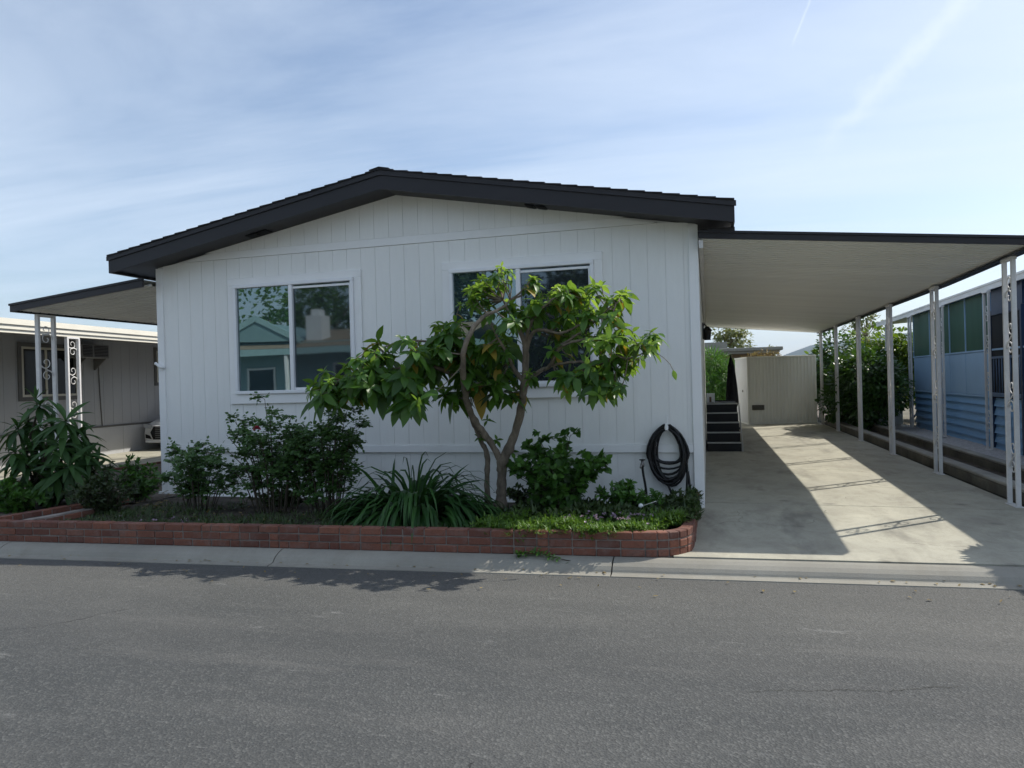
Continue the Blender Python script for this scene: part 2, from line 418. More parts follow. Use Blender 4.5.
def whorl(mb, p, ax, n, L, W, mi=0, lo=35, hi=105, droop=.55, fold=.22, shape=None):
    ax = ax.normalized(); a = ax.orthogonal().normalized(); b = ax.cross(a); ph = rnd.uniform(0, 6.28)
    for i in range(n):
        q = ph+i*2.399; th = R(lo+(hi-lo)*(i/max(1, n-1))**.8+rnd.uniform(-10, 10))
        d = ax*math.cos(th)+(a*math.cos(q)+b*math.sin(q))*math.sin(th)
        s = rnd.uniform(.7, 1.12)*(.6+.4*i/max(1, n-1))
        leaf(mb, Vector(p)-ax*(.10*L*i/max(1, n)), d, ax, L*s, W*s, droop*rnd.uniform(.5, 1.4), fold, mi, shape=shape)

def bush(name, label, base, top_h, rx, ry, nst, nlv, L, W, lm, sm=m_bark_dark, arch=.35, lowfrac=.3, group=None, cat='shrub', shape=SMALL, twig=True, droop=.35, flowers=None, lean=(0, 0), spread=.12, compound=0):
    root = thing(name, label, cat, base, 0, group)
    st = MB(); lv = MB(); B = Vector(base)
    tips = []
    for i in range(nst):
        q = 2*math.pi*i/nst+rnd.uniform(-.4, .4); rr = math.sqrt(rnd.random())
        h = top_h*(1-.55*rr*rr)*rnd.uniform(.72, 1.0)
        b0 = B+Vector((math.cos(q)*rr*rx*spread*2, math.sin(q)*rr*ry*spread*2, -.02))
        tip = B+Vector((math.cos(q)*rr*rx+lean[0], math.sin(q)*rr*ry+lean[1], h))
        mid = b0.lerp(tip, .55)+Vector((-math.cos(q)*rr*rx*arch*.5, -math.sin(q)*rr*ry*arch*.5, h*arch*.25))
        pts = [Vector(x) for x in smoothline([b0, mid, tip], 6)]
        r0 = .0035+.0045*top_h
        st.tube(pts, [r0*(1-.75*k/(len(pts)-1)) for k in range(len(pts))], 5)
        tips.append(pts)
    per = max(1, nlv//nst)
    for pts in tips:
        n = len(pts)
        nb = max(3, per//9)
        for b in range(nb):
            f = lowfrac+(1-lowfrac)*(b+rnd.random())/nb; x = f*(n-1); i = min(int(x), n-2)
            p = pts[i].lerp(pts[i+1], x-i)
            dr = rv(); dr.z = abs(dr.z)*.7+.1; dr.normalize()
            ln = rnd.uniform(.35, 1.0)*min(rx, ry, top_h)*(.42 if f < .95 else .2)
            e = p+dr*ln; m2 = p.lerp(e, .5)+Vector((0, 0, ln*.12))
            if twig: st.tube([p, m2, e], [.0026, .002, .0012], 4)
            k = max(1, per//nb)
            for j in range(k):
                t = .25+.75*(j+rnd.random())/k
                w = p.lerp(m2, t*2) if t < .5 else m2.lerp(e, t*2-1)
                d = rv(); d = (d+dr*.5+Vector((0, 0, .1))).normalized()
                if compound:
                    d.z *= .5; d.normalize(); rach = L*1.9
                    for c in range(compound):
                        u = (c//2+1)/((compound+1)//2+.2); sd = d.cross(Vector((0, 0, 1)))
                        if sd.length < .01: sd = Vector((1, 0, 0))
                        sd.normalize(); dd = (d*.5+sd*(1 if c % 2 else -1)).normalized() if c < compound-1 else d
                        s = rnd.uniform(.75, 1.15)
                        leaf(lv, w+d*rach*u, dd, Vector((rnd.uniform(-.9, .9), rnd.uniform(-1.3, .5), .8)), L*s, W*s, droop, .2, shape=shape)
                else:
                    s = rnd.uniform(.65, 1.2)
                    leaf(lv, w, d, Vector((rnd.uniform(-.8, .8), rnd.uniform(-1.1, .6), .9)), L*s, W*s, droop, .22, shape=shape)
    st.build('stem', sm, root)
    lv.build('foliage', lm, root)
    return root, tips

# ==================================================================== SETTING
def kb(x): return -2.345+.058*x          # back edge of the kerb
def sheet(name, pts, z, m, k=None):
    o = MB().poly([(x, y, z) for x, y in pts]).build(name, m); return struct(o)
def grid_sheet(name, x0, x1, nx, yf0, yf1, ny, zf, m):
    mb = MB(); vs = []
    for j in range(ny+1):
        for i in range(nx+1):
            x = x0+(x1-x0)*i/nx; y = yf0(x)+(yf1(x)-yf0(x))*j/ny
            vs.append((x, y, zf(x, y)))
    fs = [(j*(nx+1)+i, j*(nx+1)+i+1, (j+1)*(nx+1)+i+1, (j+1)*(nx+1)+i) for j in range(ny) for i in range(nx)]
    mb.add(vs, fs, 0, True)
    return struct(mb.build(name, m))
sheet('ground', [(-6000, -6000), (6000, -6000), (6000, 6000), (-6000, 6000)], -.16, m_ground)
grid_sheet('road', -60, 60, 60, lambda x: -11.4+.058*x, lambda x: kb(x)-.235, 12, lambda x, y: -.104+.05*math.sin(max(0, min(1, (kb(x)-.235-y)/9))*math.pi), m_asphalt)
# kerb and gutter, rolled profile swept along the road, with joints every 2.4 m
def kerb(name, side=1, off=0.0):
    mb = MB(); jt = MB()
    prof = [(-.012, -.14), (0, -.004), (-.02, -.001), (-.06, -.006), (-.11, -.022), (-.155, -.046), (-.180, -.070), (-.192, -.085), (-.205, -.0905), (-.275, -.0965), (-.285, -.14)]
    x = -.72-3.05*11
    while x < 30:
        x1 = x+3.05-.012
        n = 8; vs = []
        for i in range(n+1):
            xx = x+(x1-x)*i/n
            for (dy, z) in prof: vs.append((xx, (kb(xx) if side > 0 else -11.2+.058*xx)+dy*side+off, z))
        k = len(prof)
        fs = [(i*k+j, i*k+j+1, (i+1)*k+j+1, (i+1)*k+j) if side < 0 else (i*k+j, (i+1)*k+j, (i+1)*k+j+1, i*k+j+1) for i in range(n) for j in range(k-1)]
        fs += [tuple(range(k)), tuple(range((n+1)*k-1, n*k-1, -1))]
        mb.add(vs, fs, 0)
        x += 3.05
    return struct(mb.build(name, m_kerb))
kerb('kerb'); kerb('kerb_opposite', -1)
# dark dirt strip under the kerb joints
mb = MB()
mb.add([(-60, kb(-60)-.24, -.12), (60, kb(60)-.24, -.12), (60, kb(60), -.05), (-60, kb(-60), -.05)], [(0, 1, 2, 3)])
struct(mb.build('gutter_bed', m_joint))

# two long cracks in the asphalt
def roadz(x, y): return -.104+.05*math.sin(max(0, min(1, (kb(x)-.235-y)/9))*math.pi)
def crack(pts, w, seed):
    rr = random.Random(seed); mb = MB(); P = []
    for (u, v) in pts:
        p = at(u, v, Z=-.07); P.append((p.x, p.y))
    L_ = smoothline(P, 9); vs = []
    for i, (x, y) in enumerate(L_):
        y += rr.uniform(-.012, .012); ww = w*rr.uniform(.25, 1)*(1 if 0 < i < len(L_)-1 else .1)
        vs += [(x, y-ww, roadz(x, y)+.003), (x, y+ww, roadz(x, y)+.003)]
    mb.add(vs, [(2*i, 2*i+2, 2*i+3, 2*i+1) for i in range(len(L_)-1)])
    struct(mb.build('road_crack', m_joint))
crack([(748, 693), (785, 690), (818, 691), (852, 690), (890, 691), (925, 688), (962, 686)], .0024, 1)
crack([(70, 650), (100, 645), (130, 636), (165, 628)], .002, 2)

# driveway slabs with joints
mb = MB()
ys = [None, .34, 3.45, 6.5, 9.6, 12.7, 18.0]
for i in range(6):
    x0, x1 = -.06, 3.31
    if i == 0: x0 = -.24; vs = [(x0, kb(x0)+.04), (x1, kb(x1)+.04), (x1, ys[1]-.006-.13), (x0, ys[1]-.006)]
    elif i == 1: vs = [(x0, ys[1]+.006), (x1, ys[1]+.006-.13), (x1, ys[2]-.005), (x0, ys[2]-.005)]
    else: vs = [(x0, ys[i]+.005), (x1, ys[i]+.005), (x1, ys[i+1]-.005), (x0, ys[i+1]-.005)]
    mb.add([(x, y, 0) for x, y in vs]+[(x, y, -.08) for x, y in vs], [(0, 1, 2, 3), (4, 5, 1, 0), (5, 6, 2, 1), (6, 7, 3, 2), (7, 4, 0, 3)])
struct(mb.build('driveway', m_drive))
sheet('driveway_base', [(-.3, kb(-.3)), (3.5, kb(3.5)), (3.5, 18.2), (-.3, 18.2)], -.02, m_joint)
# rear yard beyond the driveway
sheet('rear_yard', [(-12, 17.9), (14, 17.9), (14, 40), (-12, 40)], -.012, m_drydirt)

# planter soil (slightly mounded) and yards
def soilz(x, y):
    t = max(0, min(1, (-.2-y)/1.7))
    return .025+.085*t+.03*mnoise.noise(Vector((x*1.3, y*1.3, 3)))*(.3+t)
grid_sheet('planter_soil', -7.02, -.12, 70, lambda x: kb(x)+.07+max(0, x+.55)**2*1.6, lambda x: .02, 26, soilz, m_soil)
grid_sheet('side_bed', -10.8, -7.03, 30, lambda x: kb(x)+.03, lambda x: 14, 60, lambda x, y: .045+.03*mnoise.noise(Vector((x, y, 0)))+(.05 if y < -.8 else 0), m_drydirt)
sheet('neighbour_driveway', [(-15.2, kb(-15.2)+.02), (-10.6, kb(-10.6)+.02), (-11.9, 16), (-16.8, 16)], -.003, m_drive)
sheet('neighbour_yard', [(3.55, kb(3.55)+.02), (4.0, kb(4)+.02), (4.0, 18), (3.55, 18)], .03, m_soil)
grid_sheet('gravel_bed', 4.1, 5.05, 12, lambda x: kb(x)+.05, lambda x: 18, 120, lambda x, y: .085+.03*mnoise.noise(Vector((x*9, y*9, 0))), m_gravel)
sheet('far_yard', [(5.05, kb(5)), (30, kb(30)), (30, 40), (5.05, 40)], -.01, m_ground)
sheet('opposite_yard', [(-60, -60), (60, -60), (60, -11.15+.058*60), (-60, -11.15-.058*60)], -.006, m_drive)

# hills on the skyline
def hills():
    mb = MB(); n = 400; vs = []
    for r, (dist, hh) in enumerate(((2300, -5), (2700, 60), (3200, 100), (3700, 110))):
        for i in range(n+1):
            a = R(-75+150*i/n); nn = mnoise.noise(Vector((a*5, r*.7, 1.3)))*.5+mnoise.noise(Vector((a*14, r, 2)))*.22
            dg = math.degrees(a); bump_ = 0
            prof_ = [(-75, .9), (-40, .7), (0, .25), (3.2, 0), (5.3, .62), (7.5, .95), (10, 1.05), (13, 1.2), (20, 1.0), (40, 1.3), (76, 1)]
            for (a0, h0), (a1, h1) in zip(prof_[:-1], prof_[1:]):
                if a0 <= dg <= a1: bump_ = h0+(h1-h0)*(dg-a0)/(a1-a0)
            vs.append((math.sin(a)*dist, math.cos(a)*dist, hh*(nn*.12+bump_)*1.28-6 if r else -8))
    fs = [(j*(n+1)+i, j*(n+1)+i+1, (j+1)*(n+1)+i+1, (j+1)*(n+1)+i) for j in range(3) for i in range(n)]
    mb.add(vs, fs, 0, True); struct(mb.build('hills', m_hill))
hills()

# ==================================================================== THE WHITE HOUSE
WX = -7.417; RX = WX/2
def soffit(x): return 3.885-.184*abs(x-RX)
house = thing('mobile_home', 'white vertical-sided home with charcoal gable roof and two wide windows', 'house', (RX, 0, 0))
GX = -3.62
xl = RX-(3.885-3.285)/.184+.02; xr = RX+(3.885-3.285)/.184-.02
def front_wall():
    mb = MB()
    mb.prism_y([(WX+.01, -.05), (-.01, -.05), (-.01, soffit(-.01)+.04), (RX, soffit(RX)+.04), (WX+.01, soffit(WX+.01)+.04)], .034, .12, 1)
    mb.prism_y([(WX+.012, -.048), (-.012, -.048), (-.012, .66), (WX+.012, .66)], .0215, .033, 1)
    mb.prism_y([(WX+.013, .68), (-.013, .68), (-.013, 3.24), (-.4, 3.28), (WX+.4, 3.28), (WX+.013, 3.24)], .0055, .033, 1)
    mb.prism_y([(xl-.02, 3.29), (xr+.02, 3.29), (RX, soffit(RX)+.035)], -.0025, .033, 1)
    rows = [(-.05, .622, .016), (.722, 3.277, .0), (3.383, 9, -.008)]
    step = .2035
    xs = [WX+.104]
    k = 0
    x = GX-int((GX-WX-.104)/step)*step
    while x < -.11:
        if x-xs[-1] > .04: xs.append(x)
        x += step
    xs.append(-.104)
    for (za, zb, yo) in rows:
        for a, b in zip(xs[:-1], xs[1:]):
            ga = .005 if abs(a-GX) < .01 else .002; gb = .005 if abs(b-GX) < .01 else .002
            if a == xs[0]: ga = 0
            if b == xs[-1]: gb = 0
            p, q = a+ga, b-gb
            zt_p = min(zb, soffit(p)+.03); zt_q = min(zb, soffit(q)+.03)
            if zt_p <= za+.005 and zt_q <= za+.005: continue
            y0 = yo if yo > .01 else yo
            pts = [(p, za), (q, za), (q, max(zt_q, za+.001)), (p, max(zt_p, za+.001))]
            if a < RX < b and zb > 3.7: pts.insert(3, (RX, soffit(RX)+.03))
            mb.prism_y(pts, y0, y0+.005)
    return mb.build('front_wall', [m_siding, m_groove], house)
# lower row boards stand at y=.016 behind the belly band; give them a backing that is further back
def front():
    o = front_wall()
front()
# bands
mb = MB(); mb.bevbox(WX+.105, -.105, -.016, .013, .626, .718, .003); mb.build('belly_band', m_trim, house)
mb = MB()
xl = RX-(3.885-3.285)/.184+.02; xr = RX+(3.885-3.285)/.184-.02
xl2 = RX-(3.885-3.375)/.184+.02; xr2 = RX+(3.885-3.375)/.184-.02
mb.prism_y([(xl, 3.282), (xr, 3.282), (xr2, 3.378), (xl2, 3.378)], -.013, .012)
mb.build('gable_band', m_trim, house)
for x0 in (WX, -.104):
    mb = MB(); z1 = soffit(x0 if x0 < -1 else 0)+.02
    mb.bevbox(x0-.004 if x0 < -1 else x0, x0+.104 if x0 < -1 else x0+.108, -.024, .10, -.03, z1, .004)
    mb.build('corner_trim', m_trim, house)
mb = MB(); mb.prism_y([(WX-.10, -.02), (-.02, -.02), (-.02, .035), (WX-.10, .035)], -.075, .0)
mb.prism_y([(WX-.05, .0351), (-.03, .0351), (-.03, .07), (WX-.05, .07)], -.04, .0)
mb.build('base_board', m_trim, house)
for nm, xa, xb in (('side_wall', WX+.0, WX+.1), ('side_wall', -.1, -.0)):
    mb = MB(); mb.box(xa, xb, .101, 15, -.05, 3.2)
    yy = .3
    while yy < 14.9:
        xx = xa-.004 if xa < -1 else xb+.004
        mb.box(min(xx, xa if xa < -1 else xb), max(xx, xa if xa < -1 else xb), yy, yy+.19, 0, 3.19); yy += .2
    mb.build(nm, m_siding, house)
mb = MB(); mb.prism_y([(WX+.1, -.05), (-.1, -.05), (-.1, 3.2), (RX, 3.85), (WX+.1, 3.2)], 14.9, 15.0); mb.build('rear_wall', m_siding, house)

def roof():
    mb = MB(); y0, y1 = -.45, 15.4
    def rt(x): return 4.112-.184*abs(x-RX)       # deck top
    hw = 4.10
    for s in (-1, 1):
        n = 22; w = hw/n
        for i in range(n):
            xa = RX+s*(i*w-(.0 if i == 0 else .012)); xb = RX+s*(i+1)*w
            za = rt(xa)+.006; zb = rt(xb)+.019
            pts = [(xa, rt(xa)-.002), (xb, rt(xb)-.002), (xb, zb), (xa, za)]
            if s < 0: pts = pts[::-1]
            # courses broken into tabs along the ridge direction
            mb.prism_y(pts, y0-.03-rnd.uniform(0, .006), y1)
    mb.prism_y([(RX-.13, rt(RX-.13)+.012), (RX, rt(RX)-.0+.012), (RX+.13, rt(RX+.13)+.012), (RX+.13, rt(RX+.13)+.03), (RX, rt(RX)+.034), (RX-.13, rt(RX-.13)+.03)], y0-.036, y1)
    ro = mb.build('roof', [m_shingle], house)
    # deck + soffit
    dk = MB()
    dk.prism_y([(RX-hw+.03, soffit(RX-hw+.03)+.03), (RX, soffit(RX)+.03), (RX+hw-.03, soffit(RX+hw-.03)+.03), (RX+hw-.03, rt(RX+hw-.03)-.004), (RX, rt(RX)-.004), (RX-hw+.03, rt(RX-hw+.03)-.004)], y0+.032, y1-.03)
    dk.build('soffit', m_black, ro)
    fa = MB()
    # front rake boards: main board, a proud cap strip under the shingles
    for s in (-1, 1):
        pa = [(RX, soffit(RX)-.002), (RX+s*hw, soffit(RX+s*hw)-.002), (RX+s*hw, rt(RX+s*hw)-.004), (RX, rt(RX)-.004)]
        if s < 0: pa = pa[::-1]
        fa.prism_y(pa, y0, y0+.03)
        pb = [(RX, rt(RX)-.062), (RX+s*(hw+.018), rt(RX+s*hw)-.062), (RX+s*(hw+.018), rt(RX+s*hw)-.003), (RX, rt(RX)-.003)]
        if s < 0: pb = pb[::-1]
        fa.prism_y(pb, y0-.018, y0-.0005)
        xa = RX+s*(hw-.03); xb = RX+s*hw
        fa.box(min(xa, xb), max(xa, xb), y0+.031, y1, soffit(xb)-.002, rt(xb)-.004)
    fo = fa.build('fascia', m_black, ro)
    # louvred vents low on the rake boards
    for (u0, u1, vv) in ((249, 258, 232), (259.5, 269, 230), (526, 535, 206.5), (537, 546, 207.5)):
        x0 = at(u0, vv, Y=-.14).x; x1 = at(u1, vv, Y=-.14).x
        ve = MB()
        za, zb = soffit(x0)+.0265, soffit(x1)+.0265
        ve.prism_y([(x0, za-.012), (x1, zb-.012), (x1, zb), (x0, za)], -.22, -.06)
        for q in range(5):
            yq = -.205+.03*q; ve.prism_y([(x0+.01, za-.017), (x1-.01, zb-.017), (x1-.01, zb-.0125), (x0+.01, za-.0125)], yq, yq+.012)
        ve.build('vent', m_vent, fo)
roof()

def window(x0, x1, z0, z1, label=None):
    """x0..x1, z0..z1 = glass opening"""
    xm = (x0+x1)/2-.02; fw = .045
    mb = MB()
    for (a, b, c, d) in ((x0-fw, x1+fw, z1, z1+fw), (x0-fw, x1+fw, z0-fw, z0)): mb.bevbox(a, b, -.062, .0, c, d, .006)
    for (a, b) in ((x0-fw, x0), (x1, x1+fw)): mb.bevbox(a, b, -.0615, .0, z0, z1, .006)
    mb.bevbox(xm-.028, xm+.028, -.058, -.004, z0, z1, .005)
    # right sash, set back, with its own slim rails
    mb.bevbox(xm+.028, x1, -.036, -.006, z1-.052, z1-.022, .003); mb.bevbox(xm+.028, x1, -.036, -.006, z0, z0+.03, .003)
    mb.bevbox(x1-.024, x1-.001, -.0355, -.006, z0+.03, z1-.052, .003)
    w = mb.build('window', m_vinyl, house)
    t = MB(); tw = .10
    t.bevbox(x0-fw-tw, x1+fw+tw, -.03, -.001, z1+fw, z1+fw+.095, .004); t.bevbox(x0-fw-tw, x1+fw+tw, -.034, -.001, z0-fw-.13, z0-fw, .004)
    for a in (x0-fw-tw, x1+fw): t.bevbox(a, a+tw, -.0295, -.001, z0-fw, z1+fw, .004)
    t.build('window_trim', m_trim, w)
    g = MB(); g.box(x0-.004, xm, -.022, -.017, z0-.004, z1+.004); g.build('pane', m_glassL, w)
    g = MB(); g.box(xm+.02, x1-.01, -.016, -.011, z0+.01, z1-.03); g.box(xm+.029, x1-.001, -.0118, -.009, z1-.022, z1-.001)
    g.build('screened_pane', m_glassR, w)
window(-6.095, -4.372, 1.463, 2.86)
window(-2.958, -1.235, 1.463, 2.86)
# small white outlet arm on the left corner
mb = MB(); mb.tube([at(165, 367.5, Y=-.03), at(160, 367, Y=-.05), at(156.5, 364, Y=-.05), at(155.5, 363.5, Y=-.05)], [.022, .022, .02, .026], 8); mb.box(-7.40, -7.33, -.04, -.02, 1.79, 1.86)
mb.build('outlet_pipe', m_trim, house)

# ---- wall lantern by the carport door
lt = thing('wall_lantern', 'black wall lantern under the carport roof beside the white house corner', 'lamp', (.0, 4.4, 2.2))
mb = MB(); mb.box(.005, .03, 4.33, 4.47, 2.14, 2.42); mb.tube([(.02, 4.4, 2.36), (.04, 4.4, 2.40), (.075, 4.4, 2.36)], .012, 6); mb.build('bracket', m_lantern, lt)
mb = MB(); mb.lathe((.085, 4.4, 2.12), [(.0, .24), (.03, .23), (.085, .17), (.09, .16), (.07, .155), (.055, .02), (.06, 0), (0, 0)], 8); mb.build('lamp_shade', m_lantern, lt)

# ==================================================================== CARPORT
cp = thing('carport', 'long flat white-panelled carport with charcoal edges on scroll posts', 'carport', (3.26, 0, 0))
def ctop(x): return 3.12-.10*x
CX0, CX1, CY0, CY1 = .012, 3.39, -.19, 14.7
def cx1(y): return CX1-.10*max(0, (3-y)/3.2)
mb = MB()
# ribbed pans running away from the house, profile repeated along Y
y = CY0+.03; prof = []
while y < CY1-.03:
    prof += [(y, 0), (y+.115, 0), (y+.120, .030), (y+.145, .030)]; y += .15
vs = []
for (yy, dz) in prof:
    vs += [(CX0, yy, ctop(CX0)-.078+dz), (cx1(yy)-.03, yy, ctop(cx1(yy))-.078+dz)]
fs = [(2*i, 2*i+2, 2*i+3, 2*i+1) for i in range(len(prof)-1)]
mb.add(vs, fs, 0)
b = len(vs)
mb.add([(x, yy, ctop(x)-.012) for x, yy in ((CX0, CY0+.03), (cx1(CY0)-.03, CY0+.03), (CX1-.03, 3), (CX1-.03, CY1-.03), (CX0, CY1-.03))], [(0, 1, 2, 3, 4)], 0)
croof = mb.build('roof', m_pan, cp)
mb = MB()
F1 = cx1(CY0)
mb.prism_y([(CX0, ctop(CX0)-.085), (F1, ctop(F1)-.085), (F1, ctop(F1)-.022), (CX0, ctop(CX0)-.022)], CY0, CY0+.028)
mb.prism_y([(CX0, ctop(CX0)-.0215), (F1+.01, ctop(F1)-.0215), (F1+.01, ctop(F1)+.004), (CX0, ctop(CX0)+.004)], CY0-.016, CY0+.03)
mb.prism_y([(CX0, ctop(CX0)-.085), (CX1, ctop(CX1)-.085), (CX1, ctop(CX1)), (CX0, ctop(CX0))], CY1-.03, CY1)
def edgebeam(xo0, xo1, zlo, zhi, y0, y1):
    vs = []
    for yy in (y0, 3.0, y1):
        e = cx1(yy); zt = ctop(e)
        vs += [(e+xo0, yy, zt+zlo), (e+xo1, yy, zt+zlo), (e+xo1, yy, zt+zhi), (e+xo0, yy, zt+zhi)]
    mb.add(vs, [(i*4+j, i*4+(j+1) % 4, i*4+4+(j+1) % 4, i*4+4+j) for i in (0, 1) for j in range(4)]+[(3, 2, 1, 0), (8, 9, 10, 11)])
edgebeam(-.028, 0, -.105, .002, CY0+.0305, CY1-.031)
edgebeam(-.12, -.029, -.104, -.092, CY0+.031, CY1-.0315)
mb.build('fascia', m_black, cp)
mb = MB(); mb.box(.012, .06, CY0+.04, CY1-.1, 2.93, 3.02); mb.build('ledger', m_post, cp)
# little brackets left between carport and house eave
mb = MB(); mb.box(.13, .40, -.20, -.10, ctop(.4)+.003, 3.128); mb.build('eave_block', m_black, cp)

def spiral(c, r0, turns, dirv, start, ax1, ax2, n=14):
    pts = []
    for i in range(n+1):
        t = i/n; a = start+dirv*turns*2*math.pi*t; r = r0*(1-.78*t)
        pts.append(c+ax1*(r*math.cos(a))+ax2*(r*math.sin(a)))
    return pts
def scroll_set(mb, p0, ax, z0, z1, w):
    """S-scroll of flat iron between two bars; ax = horizontal axis between the bars, w = clear width"""
    zc = (z0+z1)/2; h = (z1-z0)/2; r = w*.43; up = Vector((0, 0, 1))
    c1 = p0+ax*(-.04*w)+up*(zc+h-r); c2 = p0+ax*(.04*w)+up*(zc-h+r)
    sA = spiral(c1, r, 1.15, 1, math.pi, ax, up)     # begins on the left going down/around
    sB = spiral(c2, r, 1.15, 1, 0, ax, up)
    line = [p0+ax*(-.43*w)+up*(zc+h-r*1.6), p0+ax*(.0)+up*zc, p0+ax*(.43*w)+up*(zc-h+r*1.6)]
    mb.tube(sA[::-1]+line+sB, .0068, 5)
def post_meshes(X, Y, zb, zt, ax=Vector((0, 1, 0)), gap=.20, bw=.055, scrolls=((.32, .72), (.98, 1.38), (1.62, 2.02), (2.18, 2.52))):
    a = MB()
    for s in (0, 1):
        c = Vector((X, Y, 0))+ax*(gap*s)
        h1 = bw*.40; h2 = bw*.24
        hx, hy = (h1, h2) if abs(ax.y) > .5 else (h2, h1)
        a.bevbox(c.x-hx, c.x+hx, c.y-hy, c.y+hy, zb+.008, zt, .004)
    c = Vector((X, Y, 0))+ax*(gap/2); e = gap/2+.05
    if abs(ax.y) > .5:
        e = gap/2+.03
        a.bevbox(X-.04, X+.045, c.y-e, c.y+e, zb, zb+.007, .002); a.bevbox(X-.032, X+.032, c.y-e+.01, c.y+e-.01, zt, zt+.035, .004)
    else:
        a.bevbox(c.x-e, c.x+e, Y-.045, Y+.045, zb, zb+.007, .002); a.bevbox(c.x-e+.01, c.x+e-.01, Y-.032, Y+.032, zt, zt+.035, .004)
    sc = []
    for (z0, z1) in scrolls:
        q = MB(); scroll_set(q, c, ax, zb+z0, zb+z1, gap-bw*.48); sc.append(q)
    return a, sc
def buildpost(a, sc, parent, M=None):
    p = a.build('post', m_post, parent, M)
    SRC[p.name] = [q.build('scroll', m_iron, p, M) for q in sc]
    return p
def copypost(src, parent, off):
    c = src.copy(); COL.objects.link(c); adopt(c, parent); c.location = off
    for ch in SRC[src.name]:
        d = ch.copy(); COL.objects.link(d); d.parent = c; d.matrix_parent_inverse = I4
PY = [.37, 2.99, 5.62, 8.34, 11.12, 13.6]
a, sc = post_meshes(3.245, PY[0], 0, 2.655, gap=.23, bw=.06)
p0 = buildpost(a, sc, cp)
for yy in PY[1:]:
    copypost(p0, cp, (0, yy-PY[0], 0))

# ==================================================================== LEFT AWNING
aw = thing('side_awning', 'short sloped charcoal-edged awning on the left wall of the white house', 'awning', (-9.6, 0, 0))
def atop(x): return 3.06+.096*(x+7.42)
AX0, AX1 = -9.82, -7.44
mb = MB(); y = -.22; prof = []
while y < 10:
    prof += [(y, 0), (y+.115, 0), (y+.120, .030), (y+.145, .030)]; y += .15
vs = []
for (yy, dz) in prof: vs += [(AX0+.03, yy, atop(AX0)-.085+dz), (AX1, yy, atop(AX1)-.085+dz)]
mb.add(vs, [(2*i, 2*i+2, 2*i+3, 2*i+1) for i in range(len(prof)-1)], 0)
mb.add([(x, yy, atop(x)-.012) for x, yy in ((AX0+.03, -.22), (AX1, -.22), (AX1, 10), (AX0+.03, 10))], [(0, 1, 2, 3)], 0)
mb.build('roof', m_pan, aw)
mb = MB()
mb.prism_y([(AX0, atop(AX0)-.112), (AX1, atop(AX1)-.112), (AX1, atop(AX1)-.02), (AX0, atop(AX0)-.02)], -.25, -.222)
mb.prism_y([(AX0-.01, atop(AX0)-.0195), (AX1, atop(AX1)-.0195), (AX1, atop(AX1)+.01), (AX0-.01, atop(AX0)+.01)], -.265, -.22)
mb.box(AX0, AX0+.028, -.2215, 10, atop(AX0)-.112, atop(AX0)+.003)
yy = -.2
while yy < 9.9:
    mb.box(AX0+.029, AX0+.05, yy, yy+.06, atop(AX0)-.075, atop(AX0)-.05); yy += .15
mb.build('fascia', m_black, aw)
a, sc = post_meshes(-9.6, .0, .05, 2.66, gap=.27, bw=.085)
p1 = buildpost(a, sc, aw)
for yy in (3.2, 6.4):
    copypost(p1, aw, (0, yy, 0))

# ==================================================================== STEPS, SHED, THINGS UNDER THE CARPORT
st = thing('entry_steps', 'black five-riser entry steps with pale edges beside the white house', 'steps', (.33, 6.2, 0))
n = 5; rise = .182; run = .27; X0, X1 = .03, .68; Y0 = 6.2
for i in range(n):
    mb = MB(); y0 = Y0+i*run; y1 = Y0+(i+1)*run if i < n-1 else Y0+i*run+1.4
    xx = X1-.006*i
    mb.bevbox(X0, xx, y0, y1-.002, 0 if i == 0 else .0, rise*(i+1)-.026, .004)
    s_ = mb.build('step', m_step, st)
    mb = MB(); mb.bevbox(X0, xx+.008, y0-.022, y0+.03, rise*(i+1)-.025, rise*(i+1), .004); mb.build('nosing', m_nosing, s_)
    mb = MB(); mb.box(X0+.002, xx-.002, y0+.031, y1-.004, rise*(i+1)-.025, rise*(i+1)-.004); mb.build('tread', m_step, s_)
mb = MB()
mb.prism_y([(X1+.004, 0), (X1+.022, 0), (X1+.022, .05), (X1+.004, .05)], Y0-.02, Y0+n*run)
mb.add([(X1+.012, Y0-.03, .0), (X1+.012, Y0-.03, .17), (X1+.012, Y0+n*run, rise*n), (X1+.012, Y0+n*run, rise*n-.13), (X1+.03, Y0-.03, .0), (X1+.03, Y0-.03, .17), (X1+.03, Y0+n*run, rise*n), (X1+.03, Y0+n*run, rise*n-.13)], [(0, 1, 2, 3), (7, 6, 5, 4), (0, 4, 5, 1), (1, 5, 6, 2), (2, 6, 7, 3), (3, 7, 4, 0)])
mb.build('stringer', m_nosing, st)
mb = MB(); mb.box(X0+.01, X1-.03, Y0+n*run+1.05, Y0+n*run+1.08, .3, .93); mb.build('landing_back', m_step, st)
# white box on the landing
wb = thing('planter_box', 'small white box with a brown slot standing on the black steps landing', 'box', (.11, 7.6, .912))
mb = MB(); mb.bevbox(.035, .21, 7.55, 7.72, .912, 1.10, .006); mb.bevbox(.028, .217, 7.543, 7.727, 1.1003, 1.112, .003); mb.build('box_body', m_trim, wb)
mb = MB(); mb.box(.095, .14, 7.541, 7.549, .93, 1.04); mb.build('slot', m_brownslot, wb)
